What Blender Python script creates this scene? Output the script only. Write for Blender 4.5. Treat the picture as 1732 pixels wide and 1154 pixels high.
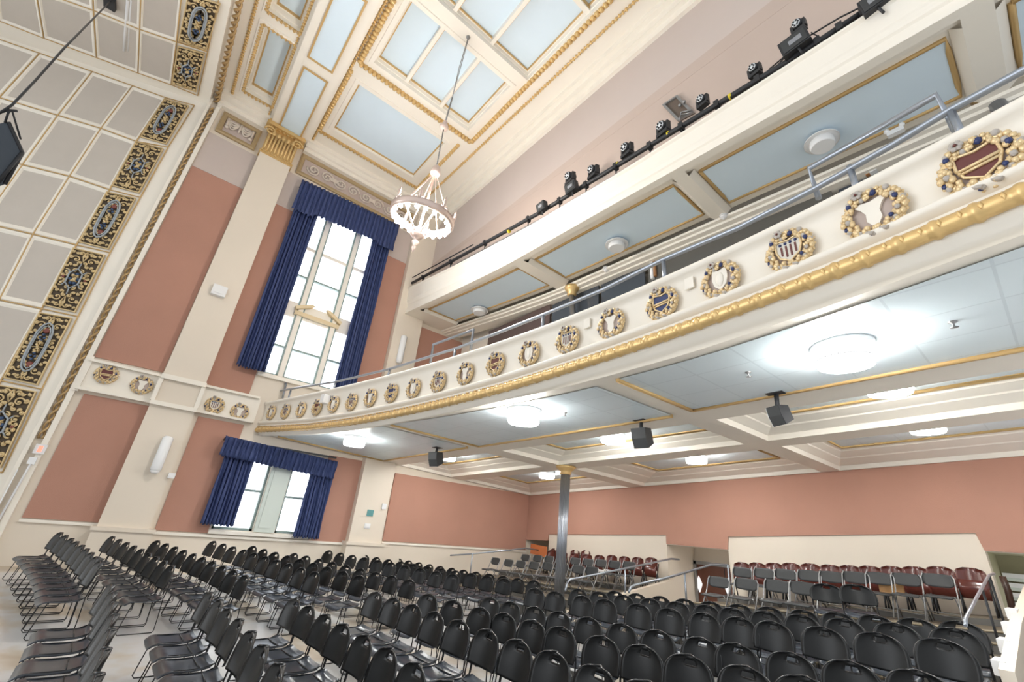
import bpy, bmesh, math, random
from mathutils import Vector, Matrix
import numpy as np
for o in list(bpy.data.objects): bpy.data.objects.remove(o)
sc = bpy.context.scene
col = sc.collection
random.seed(7)
PI = math.pi

# ------------------------------------------------------------ camera, world, exposure
FPX = 731.88                                   # focal length in pixels for a 1732 px wide frame
ROT = np.array([[0.64363913, 0.76036555, 0.08702241],
                [-0.2559589, 0.32102269, -0.91182755],
                [-0.72125842, 0.56461373, 0.4012451]])       # rows: right, down, forward
EYE = 1.75                                     # eye height; everything is laid out from the eye, then lifted by EYE
cd = bpy.data.cameras.new('camera'); cam = bpy.data.objects.new('camera', cd); col.objects.link(cam)
cd.sensor_width = 36; cd.lens = FPX / 1732 * 36; cd.clip_start = .05; cd.clip_end = 200
mw = Matrix.Identity(4)
for i in range(3):
    mw[i][0] = ROT[0][i]; mw[i][1] = -ROT[1][i]; mw[i][2] = -ROT[2][i]
mw[2][3] = EYE
cam.matrix_world = mw
sc.camera = cam
sc.view_settings.view_transform = 'Standard'; sc.view_settings.look = 'None'
sc.view_settings.gamma = 1; sc.view_settings.use_curve_mapping = False
sc.view_settings.exposure = 0.97
w = bpy.data.worlds.new('daylight'); sc.world = w; w.use_nodes = True
nt_ = w.node_tree; bg = nt_.nodes['Background']
tc_ = nt_.nodes.new('ShaderNodeTexCoord'); sx_ = nt_.nodes.new('ShaderNodeSeparateXYZ'); mr_ = nt_.nodes.new('ShaderNodeMapRange')
nt_.links.new(tc_.outputs['Generated'], sx_.inputs[0]); nt_.links.new(sx_.outputs[0], mr_.inputs[0])
mr_.inputs[1].default_value = -.55; mr_.inputs[2].default_value = -.1; mr_.inputs[3].default_value = 2.6; mr_.inputs[4].default_value = .5      # brighter sky on the window side
nt_.links.new(mr_.outputs[0], bg.inputs[1]); bg.inputs[0].default_value = (.93, .965, 1, 1)

# ------------------------------------------------------------ materials
def mat(name, c, rough=.6, metal=0, noise=0, nscale=8, bump=0, bscale=60, emit=0, coat=0, alpha=1, spec=.5):
    m = bpy.data.materials.new(name); m.use_nodes = True
    nt = m.node_tree; b = nt.nodes['Principled BSDF']
    b.inputs['Base Color'].default_value = (*c, 1); b.inputs['Roughness'].default_value = rough
    b.inputs['Metallic'].default_value = metal; b.inputs['Coat Weight'].default_value = coat
    b.inputs['Specular IOR Level'].default_value = spec
    if emit:
        b.inputs['Emission Color'].default_value = (*c, 1); b.inputs['Emission Strength'].default_value = emit
    if noise or bump:
        tc = nt.nodes.new('ShaderNodeTexCoord')
    if noise:
        n = nt.nodes.new('ShaderNodeTexNoise'); n.inputs['Scale'].default_value = nscale; n.inputs['Detail'].default_value = 5
        nt.links.new(tc.outputs['Object'], n.inputs['Vector'])
        r = nt.nodes.new('ShaderNodeMapRange'); r.inputs[3].default_value = 1 - noise; r.inputs[4].default_value = 1 + noise
        nt.links.new(n.outputs[0], r.inputs[0])
        mx = nt.nodes.new('ShaderNodeVectorMath'); mx.operation = 'SCALE'; mx.inputs[0].default_value = c
        nt.links.new(r.outputs[0], mx.inputs['Scale']); nt.links.new(mx.outputs[0], b.inputs['Base Color'])
    if bump:
        n2 = nt.nodes.new('ShaderNodeTexNoise'); n2.inputs['Scale'].default_value = bscale; n2.inputs['Detail'].default_value = 3
        nt.links.new(tc.outputs['Object'], n2.inputs['Vector'])
        bp = nt.nodes.new('ShaderNodeBump'); bp.inputs['Strength'].default_value = bump; bp.inputs['Distance'].default_value = .01
        nt.links.new(n2.outputs[0], bp.inputs['Height']); nt.links.new(bp.outputs[0], b.inputs['Normal'])
    return m
CREAM = mat('cream_paint', (.74, .66, .555), .55, noise=.03, nscale=1.2)
TRIM = mat('cream_trim', (.87, .82, .73), .45, noise=.02, nscale=2)
SHELL = mat('shell_panel', (.56, .51, .455), .6, noise=.05, nscale=2.5)
PINK = mat('terracotta_cloth', (.45, .24, .178), .9, noise=.07, nscale=1.4, bump=.3, bscale=90)
MAUVE = mat('mauve_paint', (.56, .48, .44), .8, noise=.03, nscale=1.5)
BLUE = mat('sky_blue_paint', (.69, .82, .92), .55, noise=.03, nscale=1.5)
GOLD = mat('gilding', (.72, .50, .22), .36, metal=.45, noise=.18, nscale=14)
GOLDT = mat('gold_line', (.60, .40, .17), .5, metal=.25)
ANTIQ = mat('aged_gilding', (.50, .34, .16), .42, metal=.4, noise=.35, nscale=9)
DARK = mat('dark_void', (.02, .017, .015), .8)
NAVY = mat('navy_velvet', (.034, .054, .155), .7, noise=.15, nscale=5)
BLACK = mat('black_plastic', (.007, .0075, .008), .36, noise=.1, nscale=6, spec=.3)
RIM = mat('black_gloss_edge', (.010, .011, .013), .26, spec=.5)
SEATM = mat('seat_plastic_sky_tint', (.030, .038, .052), .3, noise=.1, nscale=6, spec=.6)  # black seats; bluish reflection of sky and ceiling put into the base colour
DUSTY = mat('dusty_pink_paint', (.51, .41, .355), .75, noise=.04, nscale=1.5)
ROD = mat('black_steel', (.012, .012, .014), .3, metal=.3)
MATT = mat('matt_black', (.02, .021, .024), .55)
STEEL = mat('brushed_steel', (.36, .38, .42), .3, metal=.85)
GREY = mat('grey_plastic', (.036, .038, .039), .6, bump=.2, bscale=200)
GREYM = mat('grey_metal', (.30, .30, .30), .35, metal=.7)
WOODR = mat('red_mahogany', (.10, .022, .016), .22, noise=.35, nscale=3, coat=.3)
WOODO = mat('orange_wood', (.50, .15, .05), .3, noise=.15, nscale=3)
WOODF = mat('oak_frame', (.42, .20, .08), .45, noise=.2, nscale=6)
DOORW = mat('walnut_door', (.11, .035, .018), .35, noise=.35, nscale=5)
WHITE = mat('white_enamel', (.82, .82, .82), .35)
FROST = mat('frosted_glass', (.86, .87, .88), .25)
GLOW = mat('lit_diffuser', (1, .985, .95), .4, emit=40)
BULB = mat('lit_bulb', (1, .96, .9), .4, emit=45)
COPPER = mat('pale_copper', (.70, .56, .50), .35, metal=.5)
MAROON = mat('maroon_enamel', (.13, .03, .025), .35)
NAVYP = mat('navy_enamel', (.02, .035, .13), .35)
STONE = mat('grey_plaster', (.46, .42, .38), .6)
TEAL = mat('teal_plate', (.12, .32, .32), .4)
REDL = mat('red_exit_glow', (1, .12, .08), .4, emit=1.6)
NOSE = mat('worn_nosing', (.30, .25, .17), .5)
TREAD = mat('brown_tread', (.15, .125, .09), .6, noise=.25, nscale=5)
OLIVE = mat('olive_paint', (.42, .39, .25), .6, noise=.05, nscale=3)
PAPER = mat('white_paper', (.9, .9, .9), .6)
TAN = mat('tan_leather', (.55, .30, .11), .5)
PIER = mat('green_white_paint', (.66, .72, .66), .5)
def glass_mat(name, tint, mixf, rough=.02):
    m = bpy.data.materials.new(name); m.use_nodes = True; nt = m.node_tree
    for n in list(nt.nodes): nt.nodes.remove(n)
    o = nt.nodes.new('ShaderNodeOutputMaterial'); t = nt.nodes.new('ShaderNodeBsdfTransparent'); g = nt.nodes.new('ShaderNodeBsdfGlossy')
    t.inputs[0].default_value = (*tint, 1); g.inputs[0].default_value = (1, 1, 1, 1); g.inputs[1].default_value = rough
    mx = nt.nodes.new('ShaderNodeMixShader'); mx.inputs[0].default_value = mixf
    nt.links.new(t.outputs[0], mx.inputs[1]); nt.links.new(g.outputs[0], mx.inputs[2]); nt.links.new(mx.outputs[0], o.inputs[0])
    return m
GLASS = glass_mat('window_glass', (.97, .98, 1), .05)
DGLASS = glass_mat('dark_booth_glass', (.25, .27, .3), .25)
# floor: pale sealed concrete with worn tan patches, glossy
def floor_mat():
    m = bpy.data.materials.new('sealed_concrete'); m.use_nodes = True; nt = m.node_tree; b = nt.nodes['Principled BSDF']
    tc = nt.nodes.new('ShaderNodeTexCoord'); n = nt.nodes.new('ShaderNodeTexNoise'); n.inputs['Scale'].default_value = .55; n.inputs['Detail'].default_value = 4
    n.inputs['Roughness'].default_value = .65
    nt.links.new(tc.outputs['Object'], n.inputs['Vector'])
    cr = nt.nodes.new('ShaderNodeValToRGB'); e = cr.color_ramp.elements
    e[0].position = .36; e[0].color = (.40, .33, .25, 1); e[1].position = .50; e[1].color = (.55, .55, .55, 1)
    x = e.new(.43); x.color = (.50, .45, .38, 1)
    nt.links.new(n.outputs[0], cr.inputs[0]); nt.links.new(cr.outputs[0], b.inputs['Base Color'])
    b.inputs['Roughness'].default_value = .28
    return m
CONC = floor_mat()
RISER = mat('grey_riser', (.12, .115, .105), .6, noise=.1, nscale=4)
def tile_mat():
    m = mat('blue_acoustic_tile', (.68, .77, .82), .35, noise=.03, nscale=3)
    nt = m.node_tree; b = nt.nodes['Principled BSDF']; tc = nt.nodes.new('ShaderNodeTexCoord')
    br = nt.nodes.new('ShaderNodeTexBrick'); br.offset = 0; br.inputs['Scale'].default_value = 1
    br.inputs['Brick Width'].default_value = .61; br.inputs['Row Height'].default_value = .61; br.inputs['Mortar Size'].default_value = .01
    br.inputs['Color1'].default_value = (.68, .78, .83, 1); br.inputs['Color2'].default_value = (.66, .75, .80, 1); br.inputs['Mortar'].default_value = (.58, .67, .72, 1); nt.links.new(br.outputs[0], b.inputs['Base Color'])
    nt.links.new(tc.outputs['Object'], br.inputs['Vector'])
    bp = nt.nodes.new('ShaderNodeBump'); bp.inputs['Strength'].default_value = .5; bp.inputs['Distance'].default_value = .006
    nt.links.new(br.outputs[0], bp.inputs['Height']); nt.links.new(bp.outputs[0], b.inputs['Normal'])
    return m
TILE = tile_mat()

# ------------------------------------------------------------ mesh builder
class MB:
    def __init__(s): s.v = []; s.f = []; s.m = []; s.sm = []
    def face(s, pts, m=0, sm=False):
        k = len(s.v); s.v += [tuple(map(float, p)) for p in pts]; s.f.append(tuple(range(k, k + len(pts)))); s.m.append(m); s.sm.append(sm)
    def add(s, vs, fs, m=0, sm=False):
        k = len(s.v); s.v += [tuple(map(float, p)) for p in vs]
        for f in fs: s.f.append(tuple(i + k for i in f)); s.m.append(m); s.sm.append(sm)
    def box(s, a, b, m=0):
        (x0, y0, z0), (x1, y1, z1) = a, b
        vs = [(x, y, z) for x in (x0, x1) for y in (y0, y1) for z in (z0, z1)]
        s.add(vs, [(0, 1, 3, 2), (4, 6, 7, 5), (0, 4, 5, 1), (2, 3, 7, 6), (0, 2, 6, 4), (1, 5, 7, 3)], m)
    def obox(s, c, ex, ey, ez, m=0):
        c, ex, ey, ez = (Vector(t) for t in (c, ex, ey, ez))
        vs = [c + ex * i + ey * j + ez * k for i in (-1, 1) for j in (-1, 1) for k in (-1, 1)]
        s.add(vs, [(0, 1, 3, 2), (4, 6, 7, 5), (0, 4, 5, 1), (2, 3, 7, 6), (0, 2, 6, 4), (1, 5, 7, 3)], m)
    def prism(s, poly, vec, m=0):
        n = len(poly); vec = Vector(vec); a = [Vector(p) for p in poly]; b = [p + vec for p in a]
        s.add(a + b, [tuple(range(n)), tuple(range(2 * n - 1, n - 1, -1))] + [(i, i + n, (i + 1) % n + n, (i + 1) % n) for i in range(n)], m)
    def tube(s, pts, r, n=6, m=0, closed=False, caps=True, sm=True):
        P = [Vector(p) for p in pts]; N = len(P)
        if N < 2: return
        rr = r if isinstance(r, (list, tuple)) else [r] * N
        up = None; vs = []
        for i in range(N):
            if closed: t = P[(i + 1) % N] - P[i - 1]
            else: t = P[min(i + 1, N - 1)] - P[max(i - 1, 0)]
            if t.length < 1e-9: t = Vector((0, 0, 1))
            t.normalize()
            if up is None:
                up = t.orthogonal().normalized()
            else:
                up = (up - t * up.dot(t))
                if up.length < 1e-6: up = t.orthogonal()
                up.normalize()
            side = t.cross(up)
            for k in range(n):
                a = 2 * PI * k / n; vs.append(P[i] + (up * math.cos(a) + side * math.sin(a)) * rr[i])
        fs = []
        for i in range(N if closed else N - 1):
            j = (i + 1) % N
            for k in range(n): fs.append((i * n + k, i * n + (k + 1) % n, j * n + (k + 1) % n, j * n + k))
        s.add(vs, fs, m, sm)
        if caps and not closed:
            k0 = len(s.v) - len(vs)
            s.f.append(tuple(k0 + i for i in range(n))); s.m.append(m); s.sm.append(False)
            s.f.append(tuple(k0 + (N - 1) * n + i for i in range(n))); s.m.append(m); s.sm.append(False)
    def lathe(s, prof, c, ax=(0, 0, 1), n=20, m=0, sm=True, caps=True):
        ax = Vector(ax).normalized(); e1 = ax.orthogonal().normalized(); e2 = ax.cross(e1); c = Vector(c); vs = []
        for r, h in prof:
            for k in range(n):
                a = 2 * PI * k / n; vs.append(c + ax * h + (e1 * math.cos(a) + e2 * math.sin(a)) * r)
        fs = [(i * n + k, i * n + (k + 1) % n, (i + 1) * n + (k + 1) % n, (i + 1) * n + k) for i in range(len(prof) - 1) for k in range(n)]
        s.add(vs, fs, m, sm)
        k0 = len(s.v) - len(vs)
        for i in (0, len(prof) - 1):
            if caps and prof[i][0] > 1e-4: s.f.append(tuple(k0 + i * n + k for k in range(n))); s.m.append(m); s.sm.append(False)
    def ball(s, c, r, m=0, n=8, sc=(1, 1, 1), fr=None):
        c = Vector(c); fr = fr or (Vector((1, 0, 0)), Vector((0, 1, 0)), Vector((0, 0, 1)))
        h = n // 2; vs = []; fs = []
        for i in range(h + 1):
            t = PI * i / h
            for k in range(n):
                a = 2 * PI * k / n
                vs.append(c + fr[0] * (r * sc[0] * math.sin(t) * math.cos(a)) + fr[1] * (r * sc[1] * math.sin(t) * math.sin(a)) + fr[2] * (r * sc[2] * math.cos(t)))
        for i in range(h):
            for k in range(n): fs.append((i * n + k, i * n + (k + 1) % n, (i + 1) * n + (k + 1) % n, (i + 1) * n + k))
        s.add(vs, fs, m, True)
    def grid(s, rows, m=0, sm=True, skip=None):
        R = len(rows); C = len(rows[0]); vs = [p for r in rows for p in r]
        fs = [(i * C + j, i * C + j + 1, (i + 1) * C + j + 1, (i + 1) * C + j) for i in range(R - 1) for j in range(C - 1) if not (skip and skip(i, j))]
        s.add(vs, fs, m, sm)
    def build(s, name, mats, parent=None, org=None, merge=False):
        if not isinstance(mats, (list, tuple)): mats = [mats]
        if parent is not None: o0 = Vector(parent['_org'])
        elif org is not None: o0 = Vector(org)
        else:
            a = np.array(s.v); lo = a.min(0); hi = a.max(0); o0 = Vector(((lo[0] + hi[0]) / 2, (lo[1] + hi[1]) / 2, lo[2]))
        me = bpy.data.meshes.new(name)
        me.from_pydata([(p[0] - o0[0], p[1] - o0[1], p[2] - o0[2]) for p in s.v], [], s.f)
        for m in mats: me.materials.append(m)
        me.polygons.foreach_set('material_index', s.m); me.polygons.foreach_set('use_smooth', s.sm)
        bm = bmesh.new(); bm.from_mesh(me)
        if merge: bmesh.ops.remove_doubles(bm, verts=bm.verts, dist=1e-5)
        bmesh.ops.recalc_face_normals(bm, faces=bm.faces); bm.to_mesh(me); bm.free(); me.update()
        o = bpy.data.objects.new(name, me); col.objects.link(o)
        if parent is not None: o.parent = parent; o['_org'] = list(o0)
        else: o.location = o0; o['_org'] = list(o0)
        return o
def tag(o, label=None, cat=None, group=None, kind=None):
    if label: o['label'] = label
    if cat: o['category'] = cat
    if group: o['group'] = group
    if kind: o['kind'] = kind
    return o
def thing(name, label, cat, loc, group=None, kind=None):
    o = bpy.data.objects.new(name, None); col.objects.link(o); o.location = loc; o['_org'] = list(loc); o.empty_display_size = .2
    return tag(o, label, cat, group, kind)
def copy_tree(o, parent=None):
    c = o.copy(); col.objects.link(c); c.parent = parent
    for ch in list(o.children): copy_tree(ch, c)
    return c

# ------------------------------------------------------------ from a measured picture point to the place it stands at
def ray(u, v): return Vector(ROT.T @ np.array([(u - 866) / FPX, (v - 577) / FPX, 1.0]))
def at(u, v, ax, val):
    d = ray(u, v); return d * (val / d['xyz'.index(ax)])
def onpl(u, v, p0, n):
    d = ray(u, v); n = Vector(n); return d * (n.dot(Vector(p0)) / n.dot(d))
WX = -13.9                                     # side wall with the windows
BY = 12.55                                     # back wall
CZ = 11.9                                      # main ceiling
def holed(x0, x1, y0, y1, holes):
    xs = sorted({x0, x1, *[h[0] for h in holes], *[h[1] for h in holes]}); ys = sorted({y0, y1, *[h[2] for h in holes], *[h[3] for h in holes]})
    xs = [x for x in xs if x0 <= x <= x1]; ys = [y for y in ys if y0 <= y <= y1]; out = []
    for i in range(len(xs) - 1):
        for j in range(len(ys) - 1):
            cx, cy = (xs[i] + xs[i + 1]) / 2, (ys[j] + ys[j + 1]) / 2
            if not any(h[0] < cx < h[1] and h[2] < cy < h[3] for h in holes): out.append((xs[i], xs[i + 1], ys[j], ys[j + 1]))
    return out
def frame_sweep(mb, loop, prof, nrm, m=0, closed=True):
    """sweep a profile [(inward, out)] round a flat loop of corners; nrm points to the viewer's side"""
    P = [Vector(p) for p in loop]; n = len(P); nrm = Vector(nrm).normalized(); cen = sum(P, Vector()) / n; rings = []
    for i in range(n):
        a = (P[i] - P[i - 1]).normalized(); b = (P[(i + 1) % n] - P[i]).normalized()
        if not closed and i == 0: a = b
        if not closed and i == n - 1: b = a
        ia = nrm.cross(a); ib = nrm.cross(b)
        if ia.dot(cen - P[i]) < 0 and closed: ia = -ia
        if ib.dot(cen - P[i]) < 0 and closed: ib = -ib
        mi = (ia + ib); mi = mi / max(mi.dot(ia), 1e-6)
        rings.append([P[i] + mi * p[0] + nrm * p[1] for p in prof])
    k = len(prof); vs = [p for r in rings for p in r]; fs = []
    for i in range(n if closed else n - 1):
        j = (i + 1) % n
        for q in range(k - 1): fs.append((i * k + q, i * k + q + 1, j * k + q + 1, j * k + q))
    mb.add(vs, fs, m)
def beads(mb, a, b, r, step, m=0, sc=(1, .8, .8), n=6):
    a, b = Vector(a), Vector(b); L = (b - a).length; d = (b - a) / max(L, 1e-6); k = max(1, int(L / step))
    e1 = d.orthogonal().normalized(); fr = (d, e1, d.cross(e1))
    for i in range(k): mb.ball(a + d * ((i + .5) * L / k), r, m, n, sc, fr)
def rope(mb, pts, r, period, m=0, n=7, amp=.28):
    """a gilded moulding: a bar whose thickness swells in a regular beat"""
    P = [Vector(p) for p in pts]; out = []; rad = []; s0 = 0
    for i in range(len(P) - 1):
        L = (P[i + 1] - P[i]).length; k = max(1, int(L / (period / 4)))
        for j in range(k):
            out.append(P[i].lerp(P[i + 1], j / k)); rad.append(r * (1 + amp * math.cos(2 * PI * (s0 + L * j / k) / period)))
        s0 += L
    out.append(P[-1]); rad.append(r)
    mb.tube(out, rad, n, m)
# ============================================================ THE SETTING
T = .3
# ---- side wall with the windows
mb = MB()
UPW = (1.3, 4.6, 3.58, 9.6); LWL = (1.9, 2.84, -.6, 1.3); LWR = (3.38, 4.3, -.6, 1.3)
for y0, y1, z0, z1 in holed(-1.95, 12.9, -2.3, 12.3, [UPW, LWL, LWR]): mb.box((WX - T, y0, z0), (WX, y1, z1))
wall_left = tag(mb.build('wall_left', CREAM), kind='structure')
# cloth and paint fields on it
def field(name, y0, y1, z0, z1, m, d=.03):
    b = MB(); b.box((WX, y0, z0), (WX + d, y1, z1)); return b.build(name, m, wall_left)
field('cloth_panel', -1.62, -.28, 2.92, 8.97, PINK); field('cloth_panel', -1.48, -.12, -.62, 2.04, PINK)
field('cloth_panel', .66, 1.72, 2.84, 9.0, PINK); field('cloth_panel', 4.3, 5.34, 3.0, 9.03, PINK)
field('cloth_panel', 1.72, 4.3, 9.62, 10.4, MAUVE, .02)
field('cloth_panel', .78, 1.85, -.7, 2.02, PINK); field('cloth_panel', 4.3, 5.4, -.76, 1.62, PINK)
field('cloth_panel', 6.52, 12.5, -.62, 1.42, PINK); field('cloth_panel', 6.42, 12.5, 3.2, 6.75, PINK)
field('painted_field', -1.62, -.28, 8.98, 10.36, MAUVE, .02); field('painted_field', .66, 1.72, 9.01, 10.4, MAUVE, .02); field('painted_field', 4.3, 5.34, 9.04, 10.4, MAUVE, .02)
field('painted_field', 6.0, 6.3, 9.36, 11.6, MAUVE, .02)
# dado cap, sill rail and block-joint lines
b = MB()
b.box((WX, -1.5, -.7), (WX + .05, -.1, -.64)); b.box((WX, .7, -.79), (WX + .06, 5.4, -.73)); b.box((WX, 6.5, -.7), (WX + .04, 12.55, -.65))
b.box((WX, 1.75, 3.44), (WX + .1, 4.35, 3.54)); b.box((WX, 1.85, -.7), (WX + .12, 4.35, -.62))
b.build('dado_cap', TRIM, wall_left)
# the band with the wreaths, framed by mouldings
b = MB(); b.box((WX, -1.6, 2.12), (WX + .07, 2.05, 2.8))
for z in (2.1, 2.78): b.box((WX, -1.66, z), (WX + .16, 2.0, z + .06))
b.box((WX, -1.7, 2.06), (WX + .12, -1.6, 2.9)); b.box((WX, -.28, 2.06), (WX + .36, .68, 2.16)); b.box((WX, -.28, 2.72), (WX + .36, .68, 2.84))
for y in (-.3, .6): b.box((WX, y, 2.16), (WX + .33, y + .09, 2.72))
b.build('wreath_band', TRIM, wall_left)
# ---- pilasters
def pilaster(y0, y1, zt, n):
    b = MB(); b.box((WX, y0, -2.2), (WX + .27, y1, zt)); b.box((WX, y0 - .06, -2.2), (WX + .36, y1 + .1, -.72)); b.box((WX, y0 - .09, -.76), (WX + .4, y1 + .13, -.68))
    return tag(b.build('pilaster', CREAM), kind='structure')
pilaster(-.26, .66, 10.4, 1); pilaster(5.35, 6.36, 11.5, 2)
# ---- wall behind the ledge, above the upper seating
b = MB(); b.box((WX, 6.3, 7.2), (3, 6.6, 9.36), 0); b.box((WX, 6.3, 9.36), (3, 6.6, 12.2), 1)
tag(b.build('wall_back_upper', [DUSTY, MAUVE]), kind='structure')
b = MB(); e = [(-13.9, 9.36), (-9.1, 9.37), (-1.1, 9.6), (3, 9.75)]
for (xa, za), (xb, zb) in zip(e, e[1:]):
    b.prism([(xa, 6.3, za), (xb, 6.3, zb), (xb, 6.3, 9.2), (xa, 6.3, 9.2)], (0, -.004, 0))
# paint line follows the slope of the room
tag(b.build('trim_1', DUSTY), kind='structure')
# hatch in that wall, a flap propped open
h = [at(*p, 'y', 6.27) for p in ((1121, 179), (1147, 162), (1175, 191), (1147, 206))]
t = thing('wall_hatch', 'square metal access hatch in pink wall above the row of stage lights', 'hatch', at(1147, 206, 'y', 6.27))
b = MB(); b.prism(h, (0, .03, 0)); b.build('opening', mat('hatch_interior', (.12, .09, .07), .6), t)
b = MB(); frame_sweep(b, h, [(0, 0), (0, .04), (.05, .04), (.05, 0)], (0, -1, 0)); b.build('hatch_frame', GREYM, t)
b = MB(); b.tube([at(1150, 205, 'y', 6.2), at(1152, 190, 'y', 6.2), at(1170, 186, 'y', 6.2)], .02, 5); b.tube([at(1152, 194, 'y', 6.2), at(1170, 190, 'y', 6.2)], .015, 5)
for p in ((1150, 178), (1157, 172)): b.ball(at(*p, 'y', 6.2), .04)
b.build('latch', GREYM, t)
# ---- back wall under the balcony, with two door recesses
b = MB()
ALC = [(-13.95, -12.66, -2.6, .03), (-7.76, -5.97, -2.6, .04), (-1.15, 3.2, -2.6, .43)]
for x0, x1, z0, z1 in holed(-14.3, 3.2, -2.6, 3, ALC): b.box((x0, BY, z0), (x1, BY + .3, z1))
wall_back = tag(b.build('wall_back', CREAM), kind='structure')
def bfield(name, poly, m, d=.04):
    bb = MB(); bb.prism([(x, BY, z) for x, z in poly], (0, -d, 0)); return bb.build(name, m, wall_back)
bfield('cloth_panel', [(-13.88, 1.5), (3, 2.4), (3, .44), (-1.15, .44), (-1.2, .74), (-5.92, .37), (-5.97, .06), (-7.76, .06), (-7.76, .3), (-12.66, .02), (-12.68, -.2), (-13.88, -.25)], PINK)
# recess linings
for i, (x0, x1, z0, z1) in enumerate(ALC):
    b = MB(); y1 = BY + 1.5
    b.box((x0 - .1, BY + .3, z0), (x0, y1, z1)); b.box((x1, BY + .3, z0), (x1 + .1, y1, z1)); b.box((x0 - .1, BY + .3, z1), (x1 + .1, y1, z1 + .1)); b.box((x0, y1, z0), (x1, y1 + .1, z1))
    tag(b.build('wall_recess', OLIVE if i == 2 else CREAM), kind='structure')
# ---- main ceiling
b = MB()
CA = (-12.62, -10.38, 1.35, 4.42); CB1 = (-9.42, -7.25, 1.42, 4.72); CB2 = (-6.78, -2.2, 1.45, 4.95); CB3 = (-1.7, 1.2, 1.45, 4.95)
C0 = [(-13.22, -10.55, -1.25, -.42), (-10.1, -7.4, -1.25, -.42), (-6.95, -4.2, -1.25, -.42)]
for x0, x1, y0, y1 in holed(-14.2, 3, -1.95, 6.6, [CA, CB1, CB2, CB3] + C0): b.box((x0, y0, CZ), (x1, y1, CZ + .12))
b.box((-14.2, -1.95, CZ + .45), (3, 6.6, CZ + .55))
ceiling = tag(b.build('ceiling', TRIM), kind='structure')
def coffer(rect, depth, inset, gold_r, strip=.05, m=BLUE):
    x0, x1, y0, y1 = rect
    loop = [(x0, y0, CZ), (x1, y0, CZ), (x1, y1, CZ), (x0, y1, CZ)]
    b = MB(); frame_sweep(b, loop, [(-.12, .0), (-.11, .03), (.004, .03), (.006, -depth * .4), (inset * .3, -depth * .4), (inset * .5, -depth * .75), (inset, -depth * .8), (inset, -depth)], (0, 0, -1)); b.build('coffer_frame', TRIM, ceiling)
    b = MB(); b.face([(x0, y0, CZ + depth), (x1, y0, CZ + depth), (x1, y1, CZ + depth), (x0, y1, CZ + depth)]); b.build('blue_field', m, ceiling)
    L = [(x0 + inset, y0 + inset), (x1 - inset, y0 + inset), (x1 - inset, y1 - inset), (x0 + inset, y1 - inset)]; z = CZ + depth * .8
    b = MB(); frame_sweep(b, [(x, y, z) for x, y in L], [(-strip, 0), (-strip, .02), (strip * .2, .02), (strip * .2, -.05)], (0, 0, -1)); b.build('gold_edge', GOLDT, ceiling)
def bead_frame(x0, x1, y0, y1, z, r, sides='nesw', step=.13):
    b = MB(); c = dict(s=((x0, y0), (x1, y0)), e=((x1, y0), (x1, y1)), n=((x1, y1), (x0, y1)), w=((x0, y1), (x0, y0)))
    for k in sides:
        (a, d), (e, f) = c[k]; b.tube([(a, d, z), (e, f, z)], r * .62, 6, 0); beads(b, (a, d, z - r * .4), (e, f, z - r * .4), r, step, 0, (.75, 1, .8), 6)
    b.build('gold_moulding', GOLD, ceiling)
coffer(CA, .1, .05, 0); bead_frame(-13.02, -10.1, 1.03, 4.8, CZ, .085, 'swn')
for c in C0: coffer((c[0], c[1], c[2], c[3]), .4, .14, 0, .03); bead_frame(c[0] - .02, c[1] + .02, c[2] - .02, c[3] + .02, CZ, .06, step=.1)
bead_frame(-9.72, 1.4, 1.12, 5.05, CZ, .1, 'swn')
# the big coffer: three bays, ribs between the blue fields
for c in (CB1, CB2, CB3):
    coffer(c, .28, .1, 0, .02)
    b = MB()
    for y in (2.42, 3.62): b.box((c[0], y - .05, CZ + .1), (c[1], y + .05, CZ + .3)); b.box((c[0], y + .05, CZ + .16), (c[1], y + .075, CZ + .3), 1)
    if c[1] - c[0] > 3: b.box((-4.55, c[2], CZ + .1), (-4.42, c[3], CZ + .3)); b.box((-4.42, c[2], CZ + .16), (-4.4, c[3], CZ + .3), 1)
    b.build('rib', [TRIM, GOLDT], ceiling)
# the cross beam over the pilaster with its blue fields, then dentil courses and the cornice
b = MB(); b.box((-14.1, -.3, CZ - .22), (3, .86, CZ + .02)); b.box((-14.1, -.38, CZ - .08), (3, .94, CZ + .02)); b.build('cross_beam', TRIM, ceiling)
for x0, x1 in ((-13.75, -10.8), (-10.4, -7.9), (-7.5, -5.0), (-4.6, -2.1)):
    bb = MB(); bb.box((x0, -.06, CZ - .235), (x1, .62, CZ - .21)); bb.build('blue_field', BLUE, ceiling)
    bb = MB(); z = CZ - .235; frame_sweep(bb, [(x0, -.06, z), (x1, -.06, z), (x1, .62, z), (x0, .62, z)], [(-.02, 0), (-.02, .03), (.03, .03), (.03, 0)], (0, 0, -1)); bb.build('gold_edge', GOLDT, ceiling)
def dentils(p, q, r=.05, step=.1):
    b = MB(); beads(b, p, q, r, step, 0, (.7, 1, 1.1), 6); b.tube([p, q], r * .45, 5, 0); b.build('gold_dentils', GOLD, ceiling)
dentils((-13.7, .98, CZ - .03), (2, 1.0, CZ - .03)); dentils((-13.72, 1.0, CZ - .05), (-13.72, 5.3, CZ - .05)); dentils((-13.6, 5.32, CZ - .03), (2.5, 5.6, CZ - .03))
dentils((-13.7, -1.52, CZ - .03), (2, -1.5, CZ - .03)); dentils((-13.7, -1.5, CZ - .05), (-13.7, -.4, CZ - .05)); dentils((-13.6, -.44, CZ - .03), (2, -.4, CZ - .03), .035)
b = MB()
for y0, y1 in ((-1.75, -.3), (.86, 6.0)):
    for d, z0, z1 in ((.14, 11.42, 11.56), (.24, 11.56, 11.74), (.34, 11.74, 11.9)): b.box((WX, y0, z0), (WX + d, y1, z1))
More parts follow.
